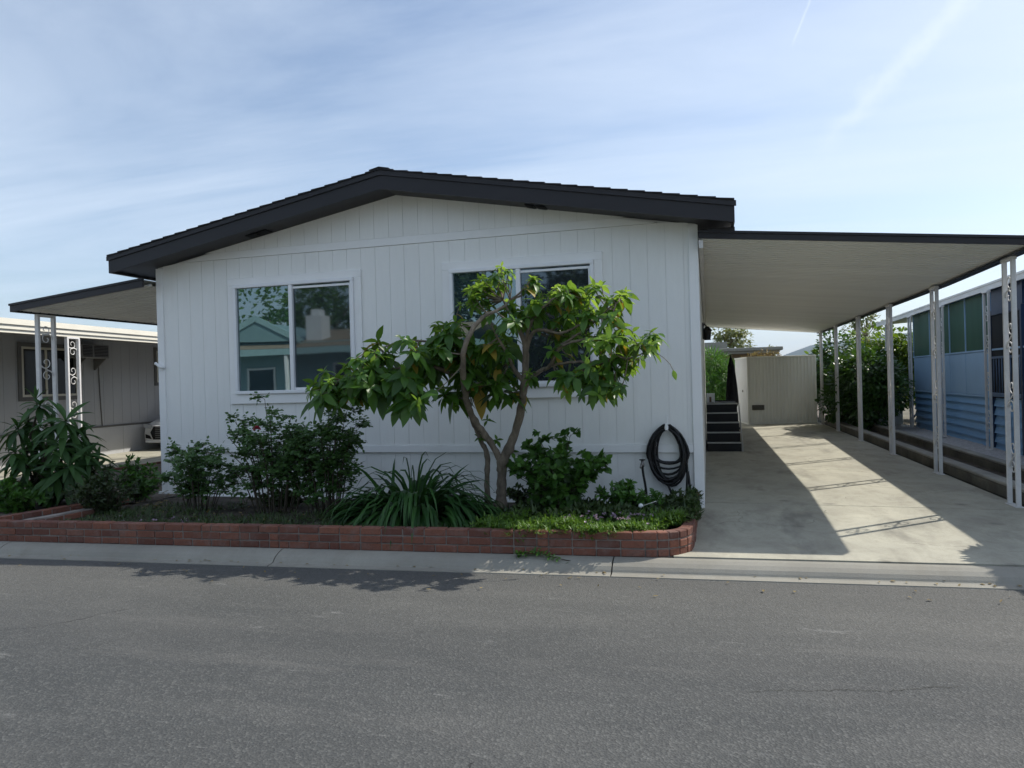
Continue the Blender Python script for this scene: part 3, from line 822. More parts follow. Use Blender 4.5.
# dark folded umbrella / post behind the steps
um = thing('folded_patio_umbrella', 'dark folded patio umbrella standing between the steps and cream shed', 'umbrella', (.70, 12.2, 0))
mb = MB(); pr = [(.0, 2.0), (.03, 1.98), (.08, 1.75), (.13, 1.2), (.155, .75), (.12, .62), (.03, .6)]
vs = []
for r_, z_ in pr:
    for j in range(20):
        q = 2*math.pi*j/20; rr = r_*(1+.22*math.cos(q*5))
        vs.append((.70+rr*math.cos(q), 12.2+rr*math.sin(q), z_))
mb.add(vs, [(i*20+j, (i+1)*20+j, (i+1)*20+(j+1) % 20, i*20+(j+1) % 20) for i in range(len(pr)-1) for j in range(20)], 0, True)
mb.build('canopy', mat('dark_canvas', (.012, .012, .016), .9, .2, 6), um)
mb = MB(); mb.tube([(.70, 12.2, .03), (.70, 12.2, 2.06)], .02, 8); mb.lathe((.70, 12.2, 0), [(0, 0), (.24, 0), (.24, .04), (.08, .09), (0, .09)], 16); mb.build('pole', m_lantern, um)

# cream shed
SR = R(11); SM = Matrix.Translation((1.235, 14.07, 0)) @ Matrix.Rotation(SR, 4, 'Z')
sh = thing('metal_shed', 'cream ribbed metal shed at the end of the driveway with small vent', 'shed', (1.235, 14.07, 0), SR)
def ribbed(mb, L, z0, z1, axis, off, sgn):
    """ribbed sheet along local x (front) or y (side)"""
    x = 0; prof = []
    while x < L-.001:
        prof += [(x, 0), (min(x+.055, L), 0), (min(x+.066, L), .018), (min(x+.089, L), .018)]; x += .1
    prof.append((L, 0))
    vs = []
    for (t, d) in prof:
        for z in (z0, z1):
            vs.append((t, off-d*sgn, z) if axis == 'x' else (off-d*sgn, t, z))
    fs = [(2*i, 2*i+2, 2*i+3, 2*i+1) if axis == 'x' else (2*i, 2*i+1, 2*i+3, 2*i+2) for i in range(len(prof)-1)]
    mb.add(vs, fs, 0)
SW, SD, SH = 1.98, 1.5, 1.99
mb = MB(); ribbed(mb, SW, .05, SH, 'x', 0, 1); mb.build('front_panel', m_shed, sh, SM)
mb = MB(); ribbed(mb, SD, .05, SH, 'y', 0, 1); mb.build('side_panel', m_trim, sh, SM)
mb = MB(); ribbed(mb, SD, .05, SH, 'y', SW, -1); mb.build('side_panel', m_shed, sh, SM)
mb = MB(); ribbed(mb, SW, .05, SH, 'x', SD, -1); mb.build('rear_panel', m_shed, sh, SM)
mb = MB()
mb.bevbox(-.03, SW+.03, -.03, SD+.03, SH, SH+.045, .006); mb.bevbox(-.02, SW+.02, -.022, SD+.02, 0, .05, .005)
for x in (-.02, SW-.02): mb.bevbox(x, x+.04, -.022, .02, .0505, SH-.001, .004)
mb.build('roof', m_shed, sh, SM)
mb = MB(); mb.box(.10, .46, -.03, -.019, .43, .58)
for q in range(5): mb.add([(.11, -.045, .44+.028*q), (.45, -.045, .44+.028*q), (.45, -.03, .46+.028*q), (.11, -.03, .46+.028*q)], [(0, 1, 2, 3), (3, 2, 1, 0)])
mb.build('vent', mat('grey_louvre', (.16, .15, .13), .6, .1, 5), sh, SM)
mb = MB(); mb.lathe((-.03, .5, 1.0), [(0, 0), (.035, 0), (.035, .02), (.0, .02)], 10, M=Matrix.Rotation(R(-90), 4, 'Y')); mb.build('latch', m_brass, sh, SM)

# white lattice end between shed and hedge
la = thing('lattice_screen', 'low white openwork lattice screen between cream shed and dark hedge', 'lattice', (3.5, 15.2, 0))
mb = MB()
for x in (3.36, 3.66): mb.box(x, x+.05, 15.2, 15.25, 0, .95)
for z in (.25, .5, .75, .9): mb.box(3.411, 3.659, 15.205, 15.245, z, z+.06)
mb.build('frame', m_lattice, la)
mb = MB()
for q in range(3):
    z = .31+.25*q
    mb.tube([(3.42, 15.225, z), (3.65, 15.225, z+.19)], .014, 5); mb.tube([(3.42, 15.23, z+.19), (3.65, 15.23, z)], .014, 5)
mb.build('slat', m_lattice, la)

# ==================================================================== LOW CONCRETE EDGES on the right
def edgewall(name, label, x0, x1, y0, y1, zt, cat='low wall', cap=True):
    r_ = thing(name, label, cat, ((x0+x1)/2, y0, 0))
    def strip(xa, xb, za, zb, jit, m, nm):
        mb = MB(); n = 46; vs = []
        for i in range(n+1):
            y = y0+(y1-y0)*i/n; w = jit*mnoise.noise(Vector((xa*3, y*1.1, za*5)))
            w2 = jit*mnoise.noise(Vector((xa*3, y*2.3, 7)))
            vs += [(xa+w, y, za), (xa+w*.6, y, zb-.012+w2*.5), (xa+.014+w*.6, y, zb+w2*.5), (xb, y, zb+w2*.4), (xb, y, za)]
        fs = [(i*5+j, i*5+5+j, i*5+6+j, i*5+1+j) for i in range(n) for j in range(4)]+[(0, 1, 2, 3, 4), tuple(n*5+q for q in (4, 3, 2, 1, 0))]
        mb.add(vs, fs, 0); mb.build(nm, m, r_)
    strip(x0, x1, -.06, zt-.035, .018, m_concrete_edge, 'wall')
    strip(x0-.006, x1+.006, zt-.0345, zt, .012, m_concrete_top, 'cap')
    return r_
edgewall('concrete_edging', 'low weathered concrete edging along the driveway behind the carport posts', 3.395, 3.55, .55, 14.2, .155)
edgewall('concrete_edging', 'second concrete edging holding the white gravel before the blue house', 4.0, 4.12, -1.9, 14.2, .185)
wl = tag(MB().bevbox(4.25, 4.9, 11.9, 12.15, .1, .46, .012).bevbox(4.22, 4.93, 11.87, 12.18, .4603, .5, .008).build('white_wall', m_lattice), 'short white wall catching sun at the far end of the gravel', 'low wall')
wl.location = (0, 0, 0)

# ==================================================================== BLUE HOUSE
bh = thing('blue_house', 'blue lap-sided porch house with green upper panels and white awning edge', 'house', (4.95, 5, 0))
BX = 4.95; BY0, BY1 = -.2, 11.6
mb = MB()
zz = .04; k = 0
while zz < .965:
    z1 = min(zz+.158, .975)
    mb.add([(BX-.022, BY0, zz), (BX-.022, BY1, zz), (BX+.02, BY1, z1+.004), (BX+.02, BY0, z1+.004), (BX+.02, BY0, zz+.002), (BX+.02, BY1, zz+.002)], [(1, 0, 3, 2), (0, 1, 5, 4)])
    zz += .158
mb.box(BX+.021, BX+.1, BY0, BY1, 0, 2.885)
mb.build('lap_siding', m_blue, bh)
DY0, DY1 = 4.55, 5.95
pan = []
y = BY1
edges = [BY1-.03, 10.05, 8.5, 7.45, 6.4, 6.05]
for a_, b_ in zip(edges[1:], edges[:-1]):
    mb = MB(); mb.bevbox(BX-.022, BX+.019, a_+.012, b_-.012, 1.0, 1.80, .006); mb.build('panel', m_blue2, bh)
    mb = MB(); n = max(2, int((b_-a_)/.07)); vs = []
    for i in range(n*2+1):
        yy = a_+.02+(b_-a_-.04)*i/(n*2); vs += [(BX-.004-(.014 if i % 2 else 0), yy, 1.83), (BX-.004-(.014 if i % 2 else 0), yy, 2.86)]
    mb.add(vs, [(2*i, 2*i+1, 2*i+3, 2*i+2) for i in range(n*2)], 0)
    mb.build('green_panel', m_green, bh)
mb = MB()
mb.bevbox(BX-.034, BX+.018, BY0, BY1, 1.805, 1.838, .004); mb.bevbox(BX-.030, BX+.018, 6.06, BY1, .968, .998, .004)
for y in edges: mb.bevbox(BX-.028, BX+.0185, y-.011, y+.011, 1.8385, 2.87, .003)
mb.build('rail', m_blue2, bh)
# door
mb = MB(); mb.bevbox(BX-.05, BX+.017, DY0, DY0+.07, .1, 2.5, .005); mb.bevbox(BX-.05, BX+.017, DY1, DY1+.07, .1, 2.5, .005); mb.box(BX-.049, BX+.016, DY0+.0705, DY1-.0005, 2.42, 2.5); mb.box(BX-.03, BX+.015, DY0, DY1, 2.505, 2.88)
mb.build('door_frame', m_bluedark, bh)
mb = MB(); mb.box(BX-.03, BX-.012, DY0+.08, DY1-.01, .98, 2.41)
do = mb.build('door', m_dark, bh)
mb = MB(); mb.bevbox(BX-.05, BX-.031, DY0+.08, DY1-.01, 1.0, 1.07, .003); mb.bevbox(BX-.05, BX-.031, DY0+.08, DY1-.01, 1.66, 1.70, .003)
yy = DY0+.12
while yy < DY1: mb.tube([(BX-.04, yy, 1.07), (BX-.04, yy, 1.66)], .010, 5); yy += .13
mb.build('door_grille', mat('blue_grey_grille', (.10, .16, .26), .5), do)
# awning
mb = MB(); y = -.6; prof = []
while y < 15.5:
    prof += [(y, 0), (y+.2, 0), (y+.21, .03), (y+.25, .03)]; y += .26
vs = []
for (yy, dz) in prof: vs += [(4.82, yy, 2.90+dz), (6.6, yy, 3.02+dz), ]
mb.add(vs, [(2*i, 2*i+1, 2*i+3, 2*i+2) for i in range(len(prof)-1)], 0)
mb.add([(4.82, -.6, 2.885), (6.6, -.6, 3.0), (6.6, 15.5, 3.0), (4.82, 15.5, 2.885)], [(0, 1, 2, 3)])
mb.box(4.80, 4.819, -.62, 15.5, 2.85, 2.975); mb.box(4.785, 4.7995, -.62, 15.5, 2.94, 2.975); mb.box(4.82, 6.6, -.62, -.601, 2.83, 3.04)
mb.build('awning', m_awn, bh)
mb = MB(); mb.box(BX+.10, 10.5, BY1-.1, BY1, 0, 3.0); mb.build('rear_wall', m_blue2, bh)
mb = MB(); mb.box(BX+.1, 10.5, BY0, BY0+.1, 0, 3.0); mb.build('front_wall', m_blue2, bh)
mb = MB(); mb.prism_y([(6.3, 3.0), (11, 3.0), (11, 3.12), (8.6, 3.5), (6.3, 3.12)], -.5, 15.5); mb.build('roof', m_awn, bh)
a, sc = post_meshes(4.75, 2.8, .09, 2.795, gap=.22, bw=.05)
pb = buildpost(a, sc, bh)
for yy in (.2, 5.5, 8.25, 11.0, 13.7):
    copypost(pb, bh, (0, yy-2.8, 0))

# the blue house stands a little askew to the white one, as the lane bends
_pv = Vector((4.80, 6, 0)); _rot = Matrix.Rotation(-.03, 3, 'Z')
bh.location = _pv+_rot @ (Vector(bh.location)-_pv); bh.rotation_euler = (0, 0, -.03)

# ==================================================================== LEFT NEIGHBOUR HOME
NR = math.asin(.0865); NM = Matrix.Translation((-13.4, 0, 0)) @ Matrix.Rotation(NR, 4, 'Z')
nh = thing('grey_home', 'greige panelled home with cream awning edge and wall air conditioner', 'house', (-13.4, 0, 0), NR)
NY0, NY1 = 1.2, 15
mb = MB(); y = NY0; mb.box(-.12, -.004, NY0, NY1, .70, 2.95)
while y < NY1:
    mb.box(-.0039, .004, y+.003, min(y+.30, NY1)-.003, .72, 2.95); y += .30
mb.box(-8, -.12, NY0, NY0+.1, 0, 3.0)
mb.build('wall', m_greywall, nh, NM)
mb = MB(); y = NY0; mb.box(-.12, .004, NY0, NY1, -.02, .66)
while y < NY1: mb.box(.0041, .010, y+.004, min(y+1.2, NY1)-.004, -.02, .655); y += 1.2
mb.build('skirting', m_greyskirt, nh, NM)
mb = MB(); mb.bevbox(-.01, .03, NY0, NY1, .662, .70, .004); mb.build('belt_trim', m_greytrim, nh, NM)
def nwin(y0, y1, z0, z1, mid=True):
    mb = MB(); t = .085
    mb.bevbox(.0, .035, y0-t, y1+t, z1, z1+t, .004); mb.bevbox(.0, .035, y0-t, y1+t, z0-t, z0, .004)
    mb.bevbox(.0, .0345, y0-t, y0, z0, z1, .004); mb.bevbox(.0, .0345, y1, y1+t, z0, z1, .004)
    w = mb.build('window', m_greytrim, nh, NM)
    mb = MB(); f = .05
    mb.bevbox(.005, .03, y0, y1, z1-f, z1-.001, .003); mb.bevbox(.005, .03, y0, y1, z0+.001, z0+f, .003)
    mb.bevbox(.005, .0295, y0+.001, y0+f, z0+f, z1-f, .003); mb.bevbox(.005, .0295, y1-f, y1-.001, z0+f, z1-f, .003)
    if mid: ym = y0+.42*(y1-y0); mb.bevbox(.005, .029, ym-.025, ym+.025, z0+f, z1-f, .003)
    mb.build('frame', m_beigeframe, w, NM)
    mb = MB(); mb.box(.006, .012, y0+f, y1-f, z0+f, z1-f); mb.build('pane', m_glassDark, w, NM)
nwin(3.12, 4.60, 1.44, 2.50); nwin(7.28, 8.4, 1.72, 2.56, False)
acu = thing('air_conditioner', 'grey air conditioner box bracketed to the greige wall under the cream eave', 'air conditioner', tuple(NM @ Vector((0, 4.8, 2.28))), NR)
mb = MB(); mb.bevbox(.012, .34, 4.38, 5.22, 2.29, 2.60, .012); mb.build('case', m_ac, acu, NM)
mb = MB()
for (a_, b_) in ((4.42, 4.70), (4.76, 5.18)):
    mb.box(.341, .345, a_, b_, 2.32, 2.57, 0)
    for q in range(7): mb.box(.3451, .352, a_, b_, 2.335+.034*q, 2.345+.034*q, 1)
mb.build('grille', [m_dark, m_ac], acu, NM)
for y in (4.5, 5.1):
    mb = MB(); mb.add([(.012, y, 2.02), (.03, y, 2.02), (.32, y, 2.27), (.32, y, 2.289), (.012, y, 2.289), (.012, y+.03, 2.02), (.03, y+.03, 2.02), (.32, y+.03, 2.27), (.32, y+.03, 2.289), (.012, y+.03, 2.289)], [(0, 1, 2, 3, 4), (9, 8, 7, 6, 5), (0, 5, 6, 1), (1, 6, 7, 2), (2, 7, 8, 3)])
    mb.build('bracket', m_greytrim, acu, NM)
mb = MB(); mb.tube([NM @ Vector(p) for p in ((.2, 5.16, 2.29), (.12, 5.18, 2.24), (.02, 5.24, 2.2), (.016, 5.27, 1.4), (.016, 5.31, .70))], .011, 6); mb.build('drain_cable', m_greytrim, acu)
# awning of the neighbour, posts
NE = 2.1
mb = MB()
for q, (za, zb, dx) in enumerate(((2.56, 2.62, .0), (2.6205, 2.70, .03), (2.7005, 2.80, .06))): mb.box(NE-.05+dx, NE+dx, -2.0, 14, za, zb)
mb.add([(NE+.01, -2, 2.795), (NE+.01, 14, 2.795), (-.5, 14, 2.98), (-.5, -2, 2.98)], [(0, 1, 2, 3)])
mb.box(-.5, NE-.051, -2.0, -1.96, 2.57, 2.84)
mb.build('awning', m_cream, nh, NM)
mb = MB(); mb.add([(NE-.052, -1.95, 2.575), (-.1, -1.95, 2.74), (-.1, 14, 2.74), (NE-.052, 14, 2.575)], [(0, 1, 2, 3), (3, 2, 1, 0)]); mb.build('awning_underside', m_greyskirt, nh, NM)
mb = MB(); mb.prism_y([(-8, 2.8), (-.3, 2.8), (-.3, 2.95), (-4, 3.35), (-8, 2.95)], 1.0, 15); mb.build('roof', m_cream, nh, NM)
a, sc = post_meshes(NE-.03, 2.08, .0, 2.525, gap=.27, bw=.085)
pn = buildpost(a, sc, nh, NM)
for dy in (-2.9, 2.9, 5.8, 8.7):
    copypost(pn, nh, Matrix.Rotation(NR, 3, 'Z') @ Vector((0, dy, 0)))

# white car in the neighbour's carport, seen past the corner of the house
def car():
    CM = Matrix.Translation((-13.0, 6.65, 0)) @ Matrix.Rotation(NR, 4, 'Z')
    root = thing('parked_car', 'white car nosing out beside the greige home, mostly hidden by the house corner', 'car', (-13.0, 6.65, 0), NR)
    # body: cross-sections along local y (nose at 0 .. tail 4.5); x half-width
    sec = [(0.0, .83, .17, .64, .60), (.10, .87, .17, .71, .66), (.5, .89, .18, .80, .74), (1.15, .90, .19, .90, .80), (1.2, .90, .19, .92, .80), (3.6, .90, .2, .96, .80), (4.2, .86, .24, .98, .74), (4.5, .72, .34, .90, .6)]
    mb = MB(); ring = 10; vs = []
    for (y, hw, zb, zt, tw) in sec:
        zm = zb+(zt-zb)*.55
        pr = [(-hw*.86, zb), (-hw, zb+.1), (-hw, zm), (-hw*.97, zt-.08), (-tw, zt), (tw, zt), (hw*.97, zt-.08), (hw, zm), (hw, zb+.1), (hw*.86, zb)]
        vs += [(x, y, z) for x, z in pr]
    fs = [(i*ring+j, i*ring+(j+1) % ring, (i+1)*ring+(j+1) % ring, (i+1)*ring+j) for i in range(len(sec)-1) for j in range(ring)]
    fs += [tuple(range(ring-1, -1, -1)), tuple(range((len(sec)-1)*ring, len(sec)*ring))]
    mb.add(vs, fs, 0, True); mb.build('body', m_carpaint, root, CM)
    cab = [(1.25, .74, .9, .0), (1.95, .62, 1.40, 0), (3.2, .62, 1.42, 0), (4.15, .72, .95, 0)]
    mb = MB(); vs = []
    for (y, hw, zt, _) in cab: vs += [(-.8, y, .9), (-hw, y, zt), (hw, y, zt), (.8, y, .9)]
    mb.add(vs, [(i*4+j, i*4+j+1, (i+1)*4+j+1, (i+1)*4+j) for i in range(3) for j in range(3)]+[(3, 2, 1, 0), (12, 13, 14, 15)], 0)
    mb.build('cabin_glass', m_glassDark, root, CM)
    mb = MB(); mb.bevbox(-.61, .61, 1.9, 3.25, 1.40, 1.45, .02); mb.build('roof', m_carpaint, root, CM)
    mb = MB()
    gp = [(-.56, .26), (.56, .26), (.64, .44), (.54, .60), (-.54, .60), (-.64, .44)]
    mb.prism_y(gp, -.035, .12)
    for q in range(6): mb.box(-.5, .5, -.042, -.0355, .30+.05*q, .315+.05*q, 1)
    mb.build('grille', [m_dark, m_ac], root, CM)
    mb = MB()
    ring_o = [(x*1.07, (z-.43)*1.13+.43) for x, z in gp]
    vs = [(x, -.02, z) for x, z in ring_o]+[(x, -.045, z) for x, z in gp]
    mb.add(vs, [(i, (i+1) % 6, (i+1) % 6+6, i+6) for i in range(6)]); mb.build('grille_surround', m_carpaint, root, CM)
    mb = MB(); mb.bevbox(-.80, .80, -.03, .02, .185, .245, .008); mb.build('bumper', m_carpaint, root, CM)
    mb = MB(); mb.bevbox(-.17, .17, -.055, -.043, .40, .50, .003); mb.build('number_plate', m_plate, root, CM)
    for s in (-1, 1):
        mb = MB(); pts = [(s*.64, .53), (s*.82, .56), (s*.85, .665), (s*.60, .625)]
        if s < 0: pts = pts[::-1]
        mb.prism_y(pts, -.014, .20); mb.build('headlight', m_lamp, root, CM)
        mb = MB(); pts = [(s*.62, .27), (s*.80, .30), (s*.80, .40), (s*.68, .36)]
        if s < 0: pts = pts[::-1]
        mb.prism_y(pts, -.010, .15); mb.build('air_intake', m_dark, root, CM)
        for y in (.85, 3.6):
            mb = MB(); prw = [(.20, 0), (.30, .0), (.325, .03), (.325, .18), (.30, .21), (.20, .21)]
            mb.lathe((s*.72-.105, y, .325), prw, 24, M=Matrix.Rotation(R(90), 4, 'Y'))
            w = mb.build('wheel', m_tyre, root, CM)
            mb = MB(); mb.lathe((s*.72-.09, y, .325), [(0, 0), (.21, 0), (.21, .18), (0, .18)], 20, M=Matrix.Rotation(R(90), 4, 'Y')); mb.build('rim', m_rim, w, CM)
car()

# ==================================================================== BRICK PLANTERS
def brickwall(name, label, path, courses=3, t=.10, L=.205, H=.062, g=.010, z0=-.008, cap=False, seed=1):
    """bricks laid along a polyline (x, y); the face is the right-hand side of the path"""
    rr = random.Random(seed); P = [Vector((a, b, 0)) for a, b in path]
    seg = [(P[i+1]-P[i]).length for i in range(len(P)-1)]; T = sum(seg)
    def pos(s):
        s = max(0, min(T-1e-6, s)); i = 0
        while s > seg[i] and i < len(seg)-1: s -= seg[i]; i += 1
        d = (P[i+1]-P[i]).normalized(); return P[i]+d*s, d
    root = thing(name, label, 'planter wall', (path[0][0], path[0][1], 0))
    br = MB()
    for c in range(courses):
        s = -L/2 if c % 2 else 0
        while s < T:
            ln = L*rr.choice((1, 1, 1, 1, .5)); a, b = max(0, s), min(T, s+ln)
            if b-a > .11 and abs(pos(a)[1].angle(pos(b)[1])) > .12: b = (a+b)/2; ln = b-s
            if b-a > .03:
                (pa, d), (pb, d2) = pos(a+g/2), pos(b-g/2); m_ = (pa+pb)/2; dd = (pb-pa); l2 = dd.length/2; dd.normalize()
                ang = math.atan2(dd.y, dd.x)
                z = z0+c*(H+g)
                Mx = Matrix.Translation(m_+Vector((0, 0, z))) @ Matrix.Rotation(ang+rr.uniform(-.012, .012), 4, 'Z')
                j = rr.uniform(-.004, .004)
                br.bevbox(-l2, l2, j, t+j, 0+rr.uniform(-.002, .002), H+rr.uniform(-.002, .002), .006, 0, Mx)
            s += ln
    br.build('brick_courses', m_brick, root)
    mo = MB(); top = z0+courses*(H+g)-g
    N = max(2, int(T/.08))
    vs = []
    for i in range(N+1):
        p, d = pos(T*i/N); nrm = Vector((-d.y, d.x, 0))
        w = .004*mnoise.noise(Vector((p.x*6, p.y*6, 0)))
        zt = top-.012 if not cap else top+.012+.008*mnoise.noise(Vector((p.x*5, p.y*5, 2)))
        o0 = .010 if not cap else .004
        vs += [tuple(p+nrm*(o0+w)+Vector((0, 0, z0-.01))), tuple(p+nrm*(o0+w)+Vector((0, 0, zt))), tuple(p+nrm*(t-.007)+Vector((0, 0, zt))), tuple(p+nrm*(t-.007)+Vector((0, 0, z0-.01)))]
    mo.add(vs, [(i*4+j, i*4+4+j, i*4+5+j, i*4+1+j) for i in range(N) for j in range(3)]+[(0, 1, 2, 3), (N*4+3, N*4+2, N*4+1, N*4)])
    mo.build('mortar', m_mortar_cap if cap else m_mortar, root)
    return root
path = [(x, kb(x)+.012) for x in (-7.12, -6, -4, -2, -.50)]
cx, cyy, r_ = -.44, kb(-.44)+.012+.37, .36
for q in range(1, 8):
    a_ = R(-90+12*q); path.append((cx+r_*math.cos(a_)*1.0, cyy+r_*math.sin(a_)))
path += [(-.075, -1.90), (-.065, -1.2), (-.05, -.10)]
brickwall('brick_planter_wall', 'long low red brick planter wall with rounded end before the white house', path)
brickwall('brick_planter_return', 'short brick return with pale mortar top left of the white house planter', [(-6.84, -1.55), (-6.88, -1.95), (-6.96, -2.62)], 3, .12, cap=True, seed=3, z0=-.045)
brickwall('brick_side_planter', 'weathered brick edge of the left bed under the long-leaved plant', [(-7.16, -.95), (-7.26, -1.26), (-7.55, -2.36), (-7.62, -2.62)], 3, .11, seed=5, z0=-.045)
brickwall('brick_edge', 'low brick edging line beside the neighbour sunlit drive', [(-10.35, 4.9), (-10.55, 3.6), (-10.75, 2.0), (-10.95, .0)], 1, .1, seed=9, z0=.02)

# ==================================================================== TREE
def tree():
    root = thing('flowering_tree', 'small spreading tree with large drooping leaves before the right window', 'tree', tuple(at(500, 503, Y=-.95)))
    tr = MB()
    def limb(pts, k=5, n=8):
        P3 = []
        for (u, v, Y, r) in pts:
            p = at(u, v, Y=Y); P3.append((p.x, p.y, p.z, r))
        sm_ = smoothline(P3, k)
        q = [Vector(s[:3]) for s in sm_]
        for i in range(1, len(q)-1): q[i] += rv()*.006
        tr.tube(q, [s[3]*(1+.13*rnd.uniform(-1, 1)+(.22 if rnd.random() < .035 else 0)) for s in sm_], n+2)
        return q
    Lm = []
    Lm.append(limb([(501, 508, -.95, .075), (501, 495, -.95, .060), (502, 478, -.97, .052), (502, 463, -1.0, .054), (511, 444, -1.03, .050), (520, 415, -1.08, .044), (524, 385, -1.15, .040), (526, 360, -1.22, .034), (523, 338, -1.3, .026), (512, 318, -1.36, .016), (503, 300, -1.4, .010)]))
    Lm.append(limb([(502, 466, -1.0, .045), (494, 448, -1.05, .036), (483, 432, -1.12, .036), (473, 418, -1.22, .036), (466, 398, -1.38, .034), (463, 375, -1.55, .032), (464, 350, -1.72, .028), (472, 330, -1.68, .024), (485, 316, -1.6, .019), (502, 308, -1.5, .012), (510, 300, -1.42, .007)]))
    Lm.append(limb([(488, 503, -.9, .040), (487, 480, -.92, .032), (487, 455, -.97, .030), (481, 441, -1.02, .026), (474, 425, -1.08, .022), (469, 412, -1.14, .02)]))
    Lm.append(limb([(525, 384, -1.15, .03), (513, 368, -1.25, .022), (506, 352, -1.35, .018), (498, 338, -1.45, .012), (488, 318, -1.55, .008)]))
    Lm.append(limb([(526, 386, -1.15, .026), (538, 372, -1.25, .022), (550, 366, -1.35, .020), (558, 350, -1.45, .017), (572, 342, -1.55, .012), (595, 338, -1.65, .008)]))
    Lm.append(limb([(525, 356, -1.22, .024), (532, 334, -1.3, .020), (545, 330, -1.4, .016), (562, 333, -1.5, .012), (585, 322, -1.6, .008)]))
    Lm.append(limb([(524, 348, -1.25, .022), (530, 325, -1.35, .018), (540, 310, -1.45, .014), (552, 300, -1.55, .01), (562, 290, -1.6, .007)]))
    Lm.append(limb([(550, 366, -1.35, .016), (575, 362, -1.5, .013), (600, 362, -1.65, .010), (628, 358, -1.75, .008), (648, 352, -1.8, .005)]))
    Lm.append(limb([(464, 385, -1.25, .028), (448, 372, -1.35, .024), (425, 366, -1.5, .020), (400, 368, -1.65, .016), (370, 372, -1.75, .011), (340, 380, -1.8, .007)]))
    Lm.append(limb([(463, 365, -1.3, .022), (450, 350, -1.4, .018), (430, 342, -1.5, .014), (400, 342, -1.6, .010), (372, 352, -1.65, .007)]))
    Lm.append(limb([(560, 345, -1.45, .012), (585, 330, -1.6, .010), (605, 312, -1.7, .008), (618, 302, -1.75, .005)]))
    allp = [p for l in Lm for p in l[len(l)//3:]]
    lv = MB()
    # (u, v, depth, ru, rv, whorls, leaf length, young share)
    C = [(335, 388, -1.8, 22, 20, 11, .25, .1), (362, 368, -1.75, 30, 20, 16, .24, .2), (395, 352, -1.65, 34, 20, 19, .23, .15), (428, 345, -1.55, 30, 18, 14, .24, .1),
         (440, 368, -1.25, 30, 30, 18, .27, .0), (412, 380, -1.7, 28, 16, 10, .28, .0), (412, 398, -1.8, 22, 10, 8, .34, .0), (380, 388, -1.75, 26, 18, 12, .27, .0), (345, 376, -1.85, 25, 14, 9, .22, .35),
         (452, 338, -1.3, 24, 20, 12, .23, .05), (480, 296, -1.3, 20, 16, 12, .17, .45), (492, 280, -1.25, 20, 10, 12, .15, .6), (466, 296, -1.3, 12, 14, 7, .14, .6), (505, 271, -1.22, 12, 7, 6, .12, .7),
         (492, 345, -1.15, 26, 24, 16, .25, .0), (480, 372, -1.1, 26, 16, 10, .26, .0), (512, 318, -1.5, 16, 18, 8, .18, .25), (495, 388, -1.15, 30, 10, 8, .27, .0),
         (540, 286, -1.25, 18, 10, 8, .17, .65), (562, 296, -1.28, 26, 12, 14, .18, .65), (590, 288, -1.38, 16, 12, 9, .19, .7), (545, 312, -1.2, 24, 16, 10, .2, .1), (575, 313, -1.4, 26, 12, 11, .2, .35),
         (606, 318, -1.55, 22, 14, 9, .21, .3), (622, 300, -1.5, 14, 10, 6, .2, .45), (600, 342, -1.6, 28, 14, 11, .21, .2), (634, 334, -1.65, 20, 14, 9, .2, .3), (652, 345, -1.7, 10, 12, 6, .17, .45),
         (628, 356, -1.68, 22, 13, 9, .2, .3), (602, 374, -1.7, 28, 14, 13, .23, .4), (572, 380, -1.65, 20, 12, 8, .23, .2), (614, 388, -1.7, 16, 9, 6, .22, .3), (565, 345, -1.15, 24, 20, 9, .22, .0), (590, 392, -1.7, 14, 8, 4, .22, .2),
         (530, 378, -1.25, 12, 10, 3, .18, .1), (318, 392, -1.85, 14, 10, 8, .22, .1)]
    for (u, v, Y, ru, rvv, n, L, yo) in C:
        for i in range(max(3, int(n*(.84 if Y < -1.35 else .9)+.5))):
            p = rv(); up_ = max(-1, min(1, -p.z))
            uu = u+p.x*ru; vv = v+up_*rvv; yy = Y+p.y*.42
            q = at(uu, vv, Y=yy)
            b = min(allp, key=lambda w: (w-q).length_squared)
            d = (q-b); ln = d.length
            ax = (d.normalized()*.6+Vector((0, 0, .8))+rv()*.4).normalized() if ln > .01 else Vector((0, 0, 1))
            if ln > .03:
                mid = b.lerp(q, .55)+Vector((0, 0, -.08*ln))
                tr.tube(smoothline([b, mid, q], 3), [.0075, .0068, .006, .0055, .005, .0045, .004], 4)
            young = rnd.random() < yo
            k = rnd.randint(5, 10)
            Lx = L*(.72 if young else 1)*rnd.choice((.6, .8, .95, 1.05, 1.25))*rnd.uniform(.9, 1.1)
            whorl(lv, q, ax, k, Lx, Lx*rnd.uniform(.36, .44), 1 if young else 0, 30 if young else 45, 115, .5 if young else .95)
            # a few lower leaves along the twig
            for j in range(rnd.randint(1, 3)):
                w = b.lerp(q, rnd.uniform(.5, .95)); dd = rv(); dd.z = -abs(dd.z)*.4
                leaf(lv, w, dd, Vector((0, 0, 1)), Lx*rnd.uniform(.6, 1.15), Lx*.42, 1.0, .2, 2 if rnd.random() < .10 else 0)
    # small shoots on the stems
    for (u, v, Y) in ((528, 372, -1.15), (497, 440, -1.0), (487, 420, -1.1), (512, 452, -1.0), (480, 437, -1.05), (458, 405, -1.2)):
        whorl(lv, at(u, v, Y=Y), Vector((rnd.uniform(-.5, .5), -.5, .7)), 6, .11, .05, 0)
    # a strand hanging off the right side
    s_ = [at(u, v, Y=-1.8) for u, v in ((655, 352), (664, 358), (670, 364), (673, 370))]
    tr.tube(s_, .003, 4); leaf(lv, s_[-1], Vector((.3, 0, -1)), Vector((0, -1, 0)), .10, .045, .2)
